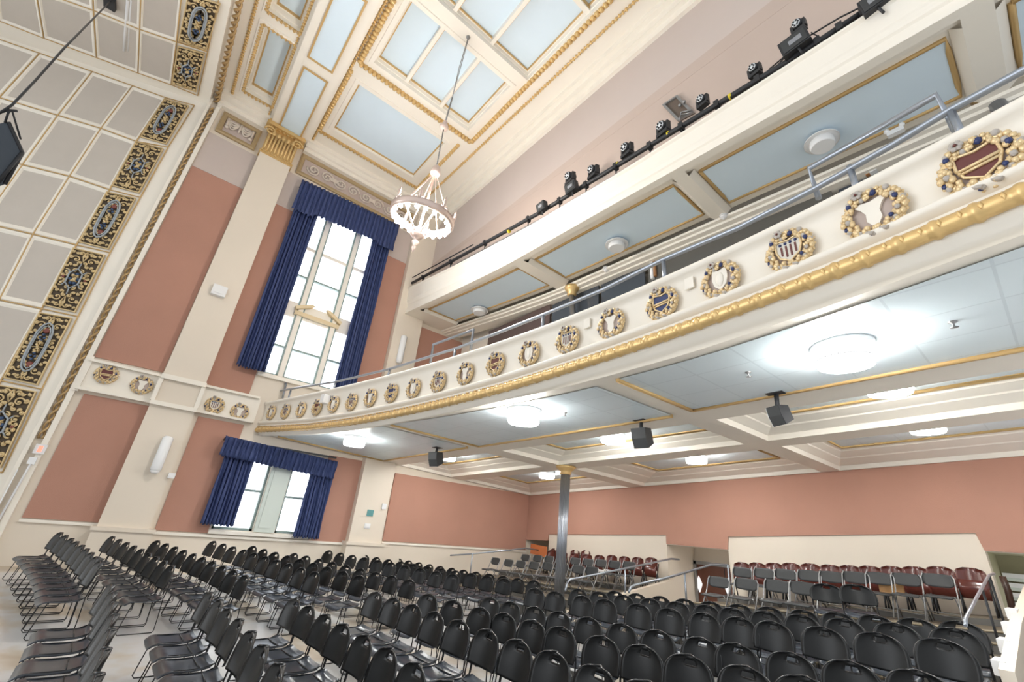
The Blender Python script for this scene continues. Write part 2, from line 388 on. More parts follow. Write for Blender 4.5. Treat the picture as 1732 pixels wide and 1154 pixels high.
for d, z0, z1 in ((.1, 11.3, 11.5), (.22, 11.5, 11.72), (.36, 11.72, 11.92)): b.box((WX, 6.3 - d, z0), (3, 6.3, z1))
b.build('cornice', TRIM, ceiling)
# ---- shell of the stage opening: splayed wall and its flat ceiling
SN = Vector((math.cos(math.radians(20)), -math.sin(math.radians(20)), 0)); SP = Vector((WX, -1.95, 0)); SD = Vector((math.sin(math.radians(20)), math.cos(math.radians(20)), 0))
def sp(u, v, off=0): return onpl(u, v, SP + SN * off, SN)
SZ = 11.3
def sc_(u, v, off=0): return at(u, v, 'z', SZ - off)
b = MB(); a0 = SP - SD * 12; a1 = SP
b.prism([(a0.x, a0.y, -2.3), (a1.x, a1.y, -2.3), (a1.x, a1.y, 12.2), (a0.x, a0.y, 12.2)], -SN * .3)
wall_stage = tag(b.build('wall_stage', TRIM), kind='structure')
b = MB(); b.box((-20, -14, SZ), (4, -2.1, SZ + .3)); b.box((-14.2, -2.1, SZ), (4, -1.93, CZ + .1))
ceiling_stage = tag(b.build('ceiling_stage', TRIM), kind='structure')
def lerp2(q, s, t): a = q[0].lerp(q[1], s); d = q[3].lerp(q[2], s); return a.lerp(d, t)
def panel(q, nrm, par, gold=True):
    """a sunk shell panel with a broad bevelled border and thin gold lines on its joints"""
    nrm = Vector(nrm); cen = sum(q, Vector()) / 4; b = MB()
    fr = [[c.lerp(cen, k) + nrm * h for c in q] for k, h in ((.015, .005), (.04, .03), (.09, .03), (.15, .008))]
    for r0, r1 in zip(fr, fr[1:]):
        for i in range(4): b.face([r0[i], r0[(i + 1) % 4], r1[(i + 1) % 4], r1[i]], 0)
    b.face(fr[-1], 1); b.build('shell_panel', [TRIM, SHELL], par)
def gline(pts, par, nrm, r=.014):
    b = MB(); b.tube([Vector(p) + Vector(nrm) * .02 for p in pts], r, 5); b.build('gold_line', GOLDT, par)
NW = [[(329, 179), (281, 166), (225, 146), (157, 122), (68, 91), (-45, 52)],
      [(285, 249.5), (231, 240), (171.6, 218), (98.8, 196), (0, 166), (-110, 133)],
      [(238, 334.6), (186, 321.6), (118.5, 299), (39, 279.5), (-62, 252)],
      [(187, 428), (130, 415), (57, 397), (-30, 377)], [(132.6, 536), (71.5, 523), (0, 508), (-90, 488)], [(71.5, 659), (2.6, 644.5), (-75, 628)], [(5, 800), (-65, 785)]]
for r0, r1 in zip(NW, NW[1:]):
    for j in range(1, min(len(r0), len(r1)) - 1): panel([sp(*r0[j]), sp(*r0[j + 1]), sp(*r1[j + 1]), sp(*r1[j])], SN, wall_stage)
for r in NW: gline([sp(*p) for p in r], wall_stage, SN)
for j in range(5): 
    c = [r[j] for r in NW if len(r) > j]
    if len(c) > 1: gline([sp(*p) for p in c], wall_stage, SN)
NC = [[(335, 161), (290, 143), (234, 123), (164, 97), (75, 64), (0, 35), (-80, 5)], [(352, 87), (299, 70), (237, 49), (159, 17), (61, -18), (-10, -45), (-100, -80)], [(370, 0), (308, -12), (240, -30), (155, -70), (50, -110), (-20, -140), (-120, -180)]]
for r0, r1 in zip(NC, NC[1:]):
    for j in range(1, 6): panel([sc_(*r0[j]), sc_(*r0[j + 1]), sc_(*r1[j + 1]), sc_(*r1[j])], (0, 0, -1), ceiling_stage)
for r in NC[:2]: gline([sc_(*p) for p in r], ceiling_stage, (0, 0, -1))
for j in range(6): gline([sc_(*NC[k][j]) for k in range(3)], ceiling_stage, (0, 0, -1))
b = MB(); b.tube([sc_(210, 86), sc_(213, 40), sc_(216, 0)], .035, 6); b.tube([sc_(217, 86), sc_(219, 40), sc_(222, 0)], .02, 6)  # two thin white tubes laid along the ceiling panels
tag(b.build('white_tubes', WHITE), 'pair of thin white tubes running over the sunk panels of stage ceiling', 'pipe')
# carved rope border where house and stage meet
b = MB()
def carved(pts, r, m=0):
    P = [Vector(p) for p in pts]
    for k in (0, PI):
        o = []
        for i in range(len(P) - 1):
            L = (P[i + 1] - P[i]).length; n = max(2, int(L / .05)); d = (P[i + 1] - P[i]).normalized(); e1 = d.orthogonal().normalized(); e2 = d.cross(e1)
            for j in range(n):
                t = L * j / n; a = k + t * 15; o.append(P[i] + d * t + (e1 * math.cos(a) + e2 * math.sin(a)) * r)
        b.tube(o, r * .62, 5, m)
carved([(WX + .05, -1.8, .95), (WX + .05, -1.8, 11.25)], .04); carved([(WX + .06, -1.8, 11.5), (2, -1.8, 11.5)], .055)
tag(b.build('carved_border', ANTIQ), 'long twisted gilt border edging the stage opening beside pink wall', 'moulding')
b = MB(); b.box((WX, -1.95, -2.2), (WX + .1, -1.88, 11.5)); b.box((WX, -1.74, -2.2), (WX + .09, -1.64, 11.4)); b.box((WX, -1.72, 11.3), (WX + .12, -1.62, 11.9))
tag(b.build('trim_2', TRIM), kind='structure')

# ---- floor: a level tread for every row of chairs, rising to the back
ROWS = [('A',[-5e-05,-0.01916,-0.18905,-0.4653],[5e-05,0.00333,0.03239,-1.57557]),
('B',[-8e-05,-0.01801,-0.1602,0.56394],[6e-05,0.00345,0.02839,-1.67965]),
('C',[-0.0001,-0.01764,-0.12185,1.62435],[0.00013,0.00512,0.03957,-1.6902]),
('D',[-0.00026,-0.02165,-0.15039,2.62332],[0.00024,0.00842,0.07211,-1.5353]),
('E',[-0.00042,-0.01893,-0.0318,4.05959],[0.00044,0.0136,0.11451,-1.46015]),
('F',[-0.00039,-0.0223,-0.1016,4.84011],[0.00032,0.01144,0.12044,-1.41273]),
('G',[-0.00032,-0.0214,-0.12619,5.87563],[0.00022,0.0092,0.118,-1.26495]),
('H',[-0.00023,-0.01992,-0.14998,6.72731],[0.00014,0.0074,0.11861,-1.21492]),
('I',[-0.0001,-0.00995,-0.05027,7.9212],[0.00013,0.00701,0.12291,-1.19894])]
def pv(c, x): return ((c[0] * x + c[1]) * x + c[2]) * x + c[3]
XS = [WX - .05 + i * .45 for i in range(33)] + [1.2, 2.2]
def tz(k, x): return pv(ROWS[k][2], min(x, -1)) + max(0, x + 1) * .08
def ty(k, x):
    if k == 0: return -9
    if k == 9: return 8.28
    return (pv(ROWS[k - 1][1], x) + pv(ROWS[k][1], x)) / 2 - .1
b = MB()
for k in range(9):
    lo = [(x, ty(k, x), tz(k, x)) for x in XS]; hi = [(x, ty(k + 1, x), tz(k, x)) for x in XS]
    b.grid([lo, hi], 0, False)
    if k < 8:
        nx = [(x, ty(k + 1, x), tz(k + 1, x)) for x in XS]; b.grid([hi, nx], 1, False)
    else: last = hi
b.grid([[(-22, -12, -1.9), (6, -12, -1.9)], [(-22, -1.9, -1.7), (6, -1.9, -1.7)]], 0, False)
floor = tag(b.build('floor', [CONC, RISER], org=(0, 0, -1.75)), kind='structure')
# back tiers, left and right of the door passage
def T3(x): return -1.0 + (x + 2) * .046 if x > -6.5 else -1.5 + (x + 11.5) * .044
def T4(x): return -.78 + (x + 2) * .078 if x > -6.5 else -1.405 + (x + 12.2) * .049
def T5(x): return -.69 + (x + 2) * .085 if x > -6.5 else -1.25 + (x + 12) * .038
def tier(x0, x1, nm):
    b = MB(); n = 12; xs = [x0 + (x1 - x0) * i / n for i in range(n + 1)]
    prof = []
    for x in xs:
        z3, z4, z5 = T3(x), T4(x), T5(x)
        prof.append([(x, 8.28, -2.2), (x, 8.28, (z3 - 1.45) / 2 - .1), (x, 8.62, (z3 - 1.45) / 2 - .1), (x, 8.62, z3), (x, 9.75, z3), (x, 9.75, (z3 + z4) / 2), (x, 10.1, (z3 + z4) / 2), (x, 10.1, z4), (x, 11.3, z4), (x, 11.3, z5), (x, BY + (1.5 if x0 < -9 and x < -12.6 else 0), z5)])
    for a, c in zip(prof, prof[1:]):
        for i in range(len(a) - 1): b.face([a[i], a[i + 1], c[i + 1], c[i]], 1 if i % 2 == 0 else 0)
    for e in (prof[0], prof[-1]): b.face(e + [(e[0][0], BY, -2.2)], 2)
    for i in (2, 4, 6, 8): 
        b.tube([p[i - 1 if i in (2,) else i - 1] for p in prof], .018, 4, 3)
    return tag(b.build(nm, [TREAD, RISER, CREAM, NOSE]), kind='structure')
tier(WX, -7.7, 'floor_tier_left'); tier(-5.75, -.75, 'floor_tier_right')
# side steps at the end of the tiers and the ramp between them
b = MB()
for i in range(9): b.box((-.75, 5.6 + i * .62, -2.2), (.6, 5.6 + (i + 1) * .62, -1.25 + i * .11), 0); b.box((.42, 5.6 + i * .62, -2.2), (.62, 5.6 + (i + 1) * .62, -1.2 + i * .11), 1)
for i in range(4): b.box((-7.7, 8.28 + i * 1.05, -2.3), (-5.75, 9.33 + i * 1.05, -1.72 - i * .04), 0)
tag(b.build('floor_steps', [TREAD, WHITE]), kind='structure')
# low cheek walls
b = MB()
b.prism([(-7.7, 8.9, -2.2), (-7.7, BY, -2.2), (-7.7, BY, -.85), (-7.7, 8.9, -1.35)], (.12, 0, 0)); b.prism([(-.74, 6.4, -2.2), (-.74, BY, -2.2), (-.74, BY, .02), (-.74, 8.2, -.45), (-.74, 6.4, -.74)], (.1, 0, 0))
for i in range(4): b.box((-.80, 6.6 + i * .75, -.82 + i * .12), (-.70, 6.95 + i * .75, -.70 + i * .12), 1)
tag(b.build('wall_cheek', [CREAM, WHITE]), kind='structure')
# ---- door in the passage, and the white louvred radiator bank beyond the steps
dx0, dx1, dz1, dy = -8.12, -6.3, -.42, BY + 1.42
t = tag(MB.build((lambda m: (m.box((-7.66, dy, -2.4), (-6.02, dy + .05, dz1)), m)[1])(MB()), 'door_1', DOORW), kind='structure')
b = MB(); b.box((-7.74, dy - .05, -2.4), (-7.66, dy + .06, dz1 + .08)); b.box((-7.74, dy - .05, dz1), (-6.0, dy + .06, dz1 + .09)); b.build('door_frame', GREYM, t)
b = MB(); b.box((-6.83, dy - .012, -2.4), (-6.815, dy, dz1)); b.build('meeting_stile', MATT, t)
for px in ((1183, 988), (1231, 994)):
    c = at(*px, 'y', dy - .01); 
    if c.x > -6.1: c.x = -6.3
    b = MB(); b.prism([c + Vector((0, 0, .22)), c + Vector((.09, 0, 0)), c + Vector((0, 0, -.22)), c + Vector((-.09, 0, 0))], (0, -.01, 0)); b.build('diamond_window', mat('bright_pane', (1, 1, 1), .3, emit=1.2), t)
b = MB()
for i in range(11): b.box((-1.13, BY + 1.3, .02 - i * .17), (1.6, BY + 1.36, .10 - i * .17)); b.box((-1.13, BY + 1.34, -.04 - i * .17), (1.6, BY + 1.36, .02 - i * .17), 1)
tag(b.build('louvre_panel', [WHITE, PIER]), 'tall bank of white louvre slats in the olive recess past the steps', 'louvre')
b = MB(); b.tube([(.1, 9.2, -.35 + .35), (.1, 12.6, .02)], .03, 6) if False else None
pts = [at(*p, 'y', 12.3) for p in ((1695, 975), (1705, 1000), (1732, 1110))]
b.tube(pts, .05, 6); tag(b.build('wooden_handrail', mat('dark_rail_wood', (.06, .03, .02), .4)), 'dark wooden handrail sloping in front of white louvre slats', 'handrail')
# ============================================================ THE BALCONY
CP = [-2.215e-05, -0.00126489, -0.03338253, -0.18053534, 3.59598123]
def C(x):
    x = max(min(x, 1.6), -14.3); return (((CP[0] * x + CP[1]) * x + CP[2]) * x + CP[3]) * x + CP[4]
def CN(x):
    s = (C(x + .05) - C(x - .05)) / .1; return Vector((s, -1, 0)).normalized()      # towards the stage
def oncurve(u, v, off=0):
    d = ray(u, v); lo, hi = .5, 30
    for _ in range(50):
        m = (lo + hi) / 2
        if d.y * m - C(d.x * m) - off > 0: hi = m
        else: lo = m
    return d * m
def ip(x, xs, ys): return float(np.interp(x, xs, ys))
GX = [-14.3, -11.3, -9.3, -7.3, -5, -3.3, -1.77, -.7, .3]
def gb(x): return ip(x, GX, [1.92, 1.80, 1.79, 1.83, 1.89, 1.96, 2.01, 2.035, 2.06])
def gt(x): return gb(x) + ip(x, [-14, -9, -5, 0], [.2, .2, .18, .16])
def lip(x): return 2.75
CXS = [-13.9 + i * .2 for i in range(78)]
def csweep(prof, name, m, mi=None):
    """prof(x) -> [(out, z)] along the balcony front"""
    b = MB(); rows = [[Vector((x, C(x), 0)) + CN(x) * o + Vector((0, 0, z)) for o, z in prof(x)] for x in CXS]
    b.grid(rows, 0, True); return b, rows
face = thing('balcony_front', 'long curved cream balcony front with gilt moulding and row of wreaths', 'balcony front', (-4, 3.8, 1.9), kind='structure')
b, _ = csweep(lambda x: [(-.3, 2.62), (-.3, 2.75), (0, 2.76), (.05, 2.75), (.06, 2.71), (.03, 2.68), (.0, 2.66), (-.02, 2.6), (-.02, gt(x) + .14), (0, gt(x) + .1), (.05, gt(x) + .09), (.07, gt(x) + .06), (.05, gt(x) + .03), (.0, gt(x))], '', None)
b.build('parapet', TRIM, face)
b, _ = csweep(lambda x: [(0, gt(x)), (0, gb(x)), (.0, gb(x) - .03), (-.04, gb(x) - .05), (-.05, gb(x) - .1), (-.1, gb(x) - .12), (-.11, gb(x) - .15), (-.4, Zs(x, C(x) + .4))], '', None) if False else (None, None)
def zw(x): return 1.385 + (x + 13.9) * .0532
def Zs(x, y):
    c = C(x); t = (y - c) / (BY - c); zf = ip(x, [-14, -10, -7, -4, -2, 0, 2], [1.9, 1.84, 1.82, 1.82, 1.85, 1.93, 1.97]) - .02
    return (1 - t) * zf + t * zw(x)
def ons(u, v, dz=0):
    z = 1.8
    for _ in range(60):
        P = at(u, v, 'z', z); z = .5 * z + .5 * (Zs(P.x, P.y) + dz)
    return P
b, _ = csweep(lambda x: [(0, gt(x)), (-.01, gb(x) + .02), (-.03, gb(x) - .03), (-.06, gb(x) - .04), (-.07, gb(x) - .08), (-.12, gb(x) - .09), (-.14, Zs(x, C(x)) + .005)], '', None)
b.build('fascia_base', TRIM, face)
# gilt moulding: torus with leaf clasps and a bead course above
b = MB(); pts = []; rad = []; x = -13.9; s = 0; per = .2
while x < 1.4:
    n = CN(x); zz = gb(x) + .07; pts.append(Vector((x, C(x), zz - .015)) + n * .02); ph = (s / per) % 1; rad.append(.058 + (.012 if ph < .2 else 0) + .004 * math.sin(ph * PI)); x += .02; s += .02
b.tube(pts, rad, 9, 0)
x = -13.9
while x < 1.4:
    n = CN(x); t = Vector((n.y * -1, n.x, 0)); c = Vector((x, C(x), gt(x) - .055)) + n * .03
    b.ball(c, .035, 0, 6, (1.4, .6, .4), (t, n, Vector((0, 0, 1))))
    for k in (-1, 1): b.ball(Vector((x + k * .035, C(x), gb(x) + .06)) + n * .072, .026, 0, 5, (.6, .5, 1.3), (t, n, Vector((0, 0, 1))))
    x += .1
b.build('gilt_moulding', GOLD, face)
# ---- underside of the balcony
def smap(b, rects, m=0, dz=0, step=.7):
    for x0, x1, y0, y1 in rects:
        nx = max(1, int((x1 - x0) / step)); ny = max(1, int((y1 - y0) / step))
        b.grid([[(x0 + (x1 - x0) * i / nx, y0 + (y1 - y0) * j / ny, Zs(x0 + (x1 - x0) * i / nx, y0 + (y1 - y0) * j / ny) + dz) for j in range(ny + 1)] for i in range(nx + 1)], m, False)
TH = [(-13.75, -9.05, 6.6, 8.6), (-8.4, -3.56, 6.6, 8.55), (-3.12, 1.8, 6.6, 8.5)]
UH = [(-13.75, -9.0, 9.2, 12.45), (-8.4, -3.5, 9.2, 12.45), (-3.12, 1.8, 9.1, 12.45)]
b = MB()
smap(b, holed(-14.2, 2.2, 6.0, 12.7, TH + UH))
rows = []
for i in range(60):
    x = -14 + i * .275; y0 = C(x) + .1; rows.append([(x, y0 + (6.0 - y0) * j / 6, Zs(x, y0 + (6.0 - y0) * j / 6)) for j in range(7)])
b.grid(rows, 0, False)
b.box((-14.2, 6.0, 3.0), (2.2, 12.9, 3.1)); rows = [[(x, C(x) + .25, 2.45), (x, 6.0, 3.0), (x, 6.1, 3.1)] for x in CXS]; b.grid(rows, 0, False)
soff = tag(b.build('ceiling_under_balcony', TRIM), kind='structure')
def spanel(xa, xb, ya, yb, name='blue_field'):
    """blue tiled field in the front row; its front edge follows the curve"""
    n = 16; b = MB(); g = MB(); R = []
    for i in range(n + 1):
        x = xa + (xb - xa) * i / n; y0 = C(x) + ya; R.append([(x, y0 + (yb - y0) * j / 5, Zs(x, y0 + (yb - y0) * j / 5) - .012) for j in range(6)])
    b.grid(R, 0, False); b.build(name, TILE, soff)
    e = [(xa, C(xa) + ya), (xa, yb), (xb, yb)]
    def q(x, y): return Vector((x, y, Zs(x, y) - .02))
    g.tube([q(*e[0]), q(*e[1])], .035, 4); g.tube([q(e[1][0], yb), q((xa + xb) / 2, yb), q(xb, yb)], .035, 4); g.build('gold_edge', GOLDT, soff)
spanel(-13.5, -8.85, .36, 5.88); spanel(-8.47, -3.48, .3, 5.95); spanel(-3.1, 2.0, .24, 5.85)
def scoffer(h, py0, py1, mx):
    x0, x1, y0, y1 = h; L = [(x0, y0), (x1, y0), (x1, y1), (x0, y1)]; I = [(x0 + mx, py0), (x1 - mx * .6, py0), (x1 - mx * .6, py1), (x0 + mx, py1)]
    b = MB(); D = .3; prof = [(0, 0), (.04, .09), (.1, .10), (.42, .17), (.45, .19), (.8, .25), (.83, .27), (1, .3)]; n = 8
    for i in range(4):
        j = (i + 1) % 4; rows = []
        for k, dz in prof:
            r = []
            for q in range(n + 1):
                a = [L[i][c] + (I[i][c] - L[i][c]) * k for c in (0, 1)]; d = [L[j][c] + (I[j][c] - L[j][c]) * k for c in (0, 1)]
                x = a[0] + (d[0] - a[0]) * q / n; y = a[1] + (d[1] - a[1]) * q / n; r.append((x, y, Zs(x, y) + dz * D / .3))
            rows.append(r)
        b.grid(rows, 0, False)
    b.build('coffer_cornice', TRIM, soff)
    b = MB(); smap(b, [(I[0][0], I[1][0], I[0][1], I[2][1])], 0, D); b.build('blue_field', TILE, soff)
    b = MB(); q = lambda x, y: Vector((x, y, Zs(x, y) + D - .01)); b.tube([q(*I[0]), q(*I[1]), q(*I[2]), q(*I[3]), q(*I[0])], .04, 4); b.build('gold_edge', GOLDT, soff)
scoffer(TH[0], 6.8, 8.02, .45); scoffer(TH[1], 6.8, 8.2, .6); scoffer(TH[2], 6.8, 7.9, .4)
scoffer(UH[0], 9.6, 11.6, .75); scoffer(UH[1], 9.6, 11.7, 1.0); scoffer(UH[2], 9.6, 11.3, .4)
# ---- slender iron column with a gilded cap
c = ons(957, 795); ct = at(957, 797, 'y', 8.82); cx, cy, cz = ct.x, 8.82, ct.z
fb = at(941, 1025, 'y', 8.82)
t = thing('iron_column', 'slender grey fluted iron column with small gilded cap carrying the balcony ceiling', 'column', (cx, cy, -2.0), kind='structure')
b = MB(); top = Vector((cx, cy, cz)); bot = Vector((fb.x + .06, cy, -1.95)); b.tube([bot, top], .115, 20)
for k in range(20):
    a = 2 * PI * k / 20; o = Vector((math.cos(a), math.sin(a), 0)) * .115; b.tube([bot + o, top + o], .012, 4)
b.build('shaft', STEEL, t)
b = MB(); b.lathe([(.12, -.1), (.16, -.08), (.14, -.03), (.17, .0), (.23, .05), (.27, .08), (.27, .12)], (cx, cy, cz)); b.build('capital', GOLD, t)
# ---- upper ledge with its soffit (edge of the ceiling over the upper seats)
LX = [-14.1, -10, -7.8, -4.5, 0, 3]
def lb(x): return ip(x, LX, [6.95, 6.5, 6.3, 6.2, 6.05, 6.02])
def lt(x): return ip(x, [-14.1, -10, -6.8, -4, 0, 3], [8.0, 7.4, 7.02, 6.84, 6.8, 6.8])
b = MB(); LXS = [-13.9 + i * .8 for i in range(22)]
def lprof(x):
    a, d = lb(x), lt(x); h = d - a
    return [(6.3, d - .02), (5.52, d), (5.52, d - .04), (5.56, d - .07), (5.58, a + h * .5), (5.6, a + h * .46), (5.62, a + h * .4), (5.63, a + h * .36), (5.66, a + h * .32), (5.66, a + h * .22), (5.63, a + h * .2), (5.63, a + .05), (5.6, a), (5.75, a), (5.77, a + .06), (5.86, a + .06), (5.9, a + .12)]
b.grid([[(x, y, z) for y, z in lprof(x)] for x in LXS], 0, False)
ledge = tag(b.build('ceiling_ledge', TRIM), kind='structure')
def lrect(b, x0, x1, y0, y1, dz, m=0):
    n = 8; b.grid([[(x0 + (x1 - x0) * i / n, y, lb(x0 + (x1 - x0) * i / n) + dz) for y in (y0, y1)] for i in range(n + 1)], m, False)
b = MB(); BAYS = [(-12.6, -7.7), (-7.05, -3.2), (-2.68, .56), (1.12, 3.0)]
edges = [-13.9] + [v for q in BAYS for v in (q[0] - .14, q[1] + .14)] + [3.2]
for i in range(0, len(edges) - 1, 2): lrect(b, edges[i], edges[i + 1], 5.75, 8.2, .0)
lrect(b, -13.9, 3.2, 7.32, 8.2, -.005); 
for x0, x1 in BAYS:
    xa, xb = x0 - .14, x1 + .14
    for k in (0, 1):
        X0 = xa if k == 0 else xb; X1 = X0 + (.1 if k == 0 else -.1); b.face([(X0, 5.9, lb(X0)), (X0, 7.32, lb(X0)), (X1, 7.32, lb(X1) + .1), (X1, 5.9, lb(X1) + .1)])
    lrect(b, xa, xb, 5.86, 7.34, .12)
b.build('soffit', TRIM, ledge)
for x0, x1 in BAYS:
    bb = MB(); n = 8; z = lambda x: lb(x) + .11; bb.grid([[(x0 + (x1 - x0) * i / n, y, z(x0 + (x1 - x0) * i / n)) for y in (6.02, 7.15)] for i in range(n + 1)], 0, False); bb.build('blue_field', BLUE, ledge)
    bb = MB(); P = [(x0, 6.02), (x1, 6.02), (x1, 7.15), (x0, 7.15), (x0, 6.02)]; pp = []
    for (a, c), (d, e) in zip(P, P[1:]): pp += [(a + (d - a) * k / 5, c + (e - c) * k / 5, z(a + (d - a) * k / 5)) for k in range(5)]
    bb.tube(pp + [pp[0]], .035, 4); bb.build('gold_edge', GOLDT, ledge)
# back wall of the upper seating: cornice beam, wood-framed booth window, dark openings
b = MB(); b.box((-13.9, 7.6, 5.35), (-9.2, 7.7, 6.9)) if False else None
b.grid([[(x, y, lb(x) + z) for y, z in ((7.32, 0), (7.34, -.04), (7.42, -.05), (7.44, -.09), (7.56, -.1), (7.58, -.13), (7.9, -.13))] for x in LXS], 0, False)
b.box((-14, 5.9, 8.3), (3.2, 12.6, 8.4)) if False else b.box((-14.1, 6.2, 7.12), (3.2, 12.6, 7.2)); b.box((-14.1, 8.35, 5.6), (3.2, 8.45, 7.2))
lw = tag(b.build('wall_back_balcony', TRIM), kind='structure')
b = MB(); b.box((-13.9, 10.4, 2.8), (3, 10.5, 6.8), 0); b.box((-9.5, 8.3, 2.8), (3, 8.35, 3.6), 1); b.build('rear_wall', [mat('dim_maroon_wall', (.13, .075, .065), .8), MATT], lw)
for i, (x0, x1, m) in enumerate(((-11.2, -8.2, 0), (-8.1, -6.4, 1), (-6.3, -5.0, 1), (-4.9, -1.2, 2), (-1.1, 3, 1))):
    b = MB(); b.box((x0, 7.72, 3.0), (x1, 7.76, min(lb(x0), lb(x1)) - .11)); b.build('booth_glass', [mat('dark_glass_a', (.09, .06, .055), .15), mat('dark_glass_b', (.055, .065, .08), .15), mat('dark_glass_c', (.11, .105, .095), .12)][m], lw)
fp = [at(*p, 'y', 7.7) for p in ((1108, 468), (1106, 435), (1232, 381), (1330, 332), (1404, 297), (1461, 270), (1470, 296))]
b = MB()
for p, q in zip(fp, fp[1:]): b.tube([p, q], .055, 4)
b.build('oak_frame', WOODF, lw)
b = MB(); b.tube([at(1102, 440, 'y', 7.68), at(1104, 472, 'y', 7.68)], .05, 4); b.tube([at(1466, 268, 'y', 7.68), at(1478, 292, 'y', 7.68)], .07, 4); b.build('white_post', WHITE, lw)
for px, r in (((967, 500), .1), ((1683, 172), .11)):
    p = at(*px, 'y', 7.45); t = thing('gallery_column', ['thin grey column with gilt cap behind balcony rail, halfway along', 'gilt capped column top peeping over the balcony front, upper far end'][px[0] > 1200], 'column', (p.x, p.y, p.z - 2.4), kind='structure')
    b = MB(); b.tube([p + Vector((.25, 0, -2.4)), p], r * .8, 14); b.build('shaft', STEEL, t)
    b = MB(); b.lathe([(r * .85, -.02), (r * 1.3, .02), (r * 1.2, .08), (r * 1.7, .16), (r * 2, .2), (r * 2, .26)], p); b.build('capital', GOLD, t)
# ============================================================ ORNAMENT
# ---- gilded pilaster capital and frieze panels below the ceiling
t = thing('gilded_capital', 'gilded fluted capital crowning the tall cream pilaster beside the window', 'capital', (WX + .3, .2, 10.4))
x1 = WX + .3; b = MB(); b.box((WX, -.3, 10.4), (x1, .7, 10.5)); b.box((WX, -.26, 10.52), (x1 - .03, .66, 11.5)); b.box((WX, -.4, 11.5), (x1 + .12, .8, 11.62)); b.box((WX, -.36, 11.64), (x1 + .08, .76, 11.74)); b.build('block', GOLD, t)
b = MB()
for i in range(9):
    y = -.2 + i * .1; b.tube([(x1 - .02, y, 10.55), (x1 + .02, y, 10.9), (x1 + .06, y, 11.15)], [.03, .04, .045], 6)
beads(b, (x1 + .03, -.28, 10.46), (x1 + .03, .68, 10.46), .035, .09)
beads(b, (x1 + .06, -.3, 11.45), (x1 + .06, .72, 11.45), .05, .12)
b.build('fluting', GOLD, t)
b = MB()
for y, s in ((-.24, -1), (.64, 1)):
    pts = []
    for i in range(22):
        a = i * .45; r = .17 * (1 - i / 26); pts.append((x1 + .06, y + s * (-.02) + r * math.cos(a) * s, 11.28 + r * math.sin(a)))
    b.tube(pts, .035, 6)
for i in range(5): b.ball((x1 + .08, -.1 + i * .15, 11.22), .07, 0, 6, (.6, 1, 1.4))
b.build('volutes', GOLD, t)
FR = mat('frieze_bronze', (.42, .31, .17), .5, metal=.25, noise=.15, nscale=6)
FG = mat('frieze_ground', (.50, .41, .37), .7)
FW = mat('frieze_relief', (.66, .58, .50), .6, noise=.2, nscale=12)
def frieze(name, label, y0, y1, z0, z1, scroll):
    t = thing(name, label, 'relief panel', (WX, (y0 + y1) / 2, z0))
    x = WX + .03; b = MB(); b.box((WX, y0 + .05, z0 + .05), (x, y1 - .05, z1 - .05)); b.build('ground', FG, t)
    b = MB(); frame_sweep(b, [(x, y0, z0), (x, y1, z0), (x, y1, z1), (x, y0, z1)], [(0, -.02), (0, .04), (.05, .06), (.13, .04), (.15, -.01)], (1, 0, 0)); b.build('border', FR, t)
    b = MB(); H = z1 - z0; zc = (z0 + z1) / 2
    if scroll:
        n = 8; d = (y1 - y0 - .5) / n
        for i in range(n):
            yc = y0 + .25 + d * (i + .5); s = 1 if i % 2 else -1
            pts = [(x + .03, yc + s * .22 * (1 - k / 30) * math.cos(k * .42), zc + .22 * (1 - k / 30) * math.sin(k * .42) * s) for k in range(26)]
            b.tube(pts, .03, 5)
            if i % 3 == 1: b.obox((x + .04, yc + d * .5, zc), (.02, 0, 0), (0, .12, 0), (0, 0, .07))
            for k in range(5):
                a = k * 1.25 + i; b.ball((x + .03, yc + .08 * math.cos(a), zc + .08 * math.sin(a)), .035, 0, 6)
    else:
        for yc in (y0 + (y1 - y0) * .32, y0 + (y1 - y0) * .66):
            for k in range(4): b.tube([(x + .03, yc - .16 + .32 * q / 8, z1 - .25 - .1 * k * math.sin(PI * q / 8) * .9) for q in range(9)], .03, 5)
        for yc in (y0 + .2, (y0 + y1) / 2, y1 - .2): b.tube([(x + .04, yc, z1 - .2), (x + .05, yc, z0 + .3)], [.05, .02], 6)
        b.ball((x + .04, y0 + .22, zc - .1), .06); b.ball((x + .04, y1 - .22, zc - .12), .06)
    b.build('relief', FW, t)
frieze('swag_relief', 'bronze bordered relief of draped swags next to the stage opening', -1.52, -.42, 10.48, 11.32, False)
frieze('scroll_relief', 'long bronze bordered relief of running scrolls above the tall window', .86, 5.2, 10.48, 11.34, True)
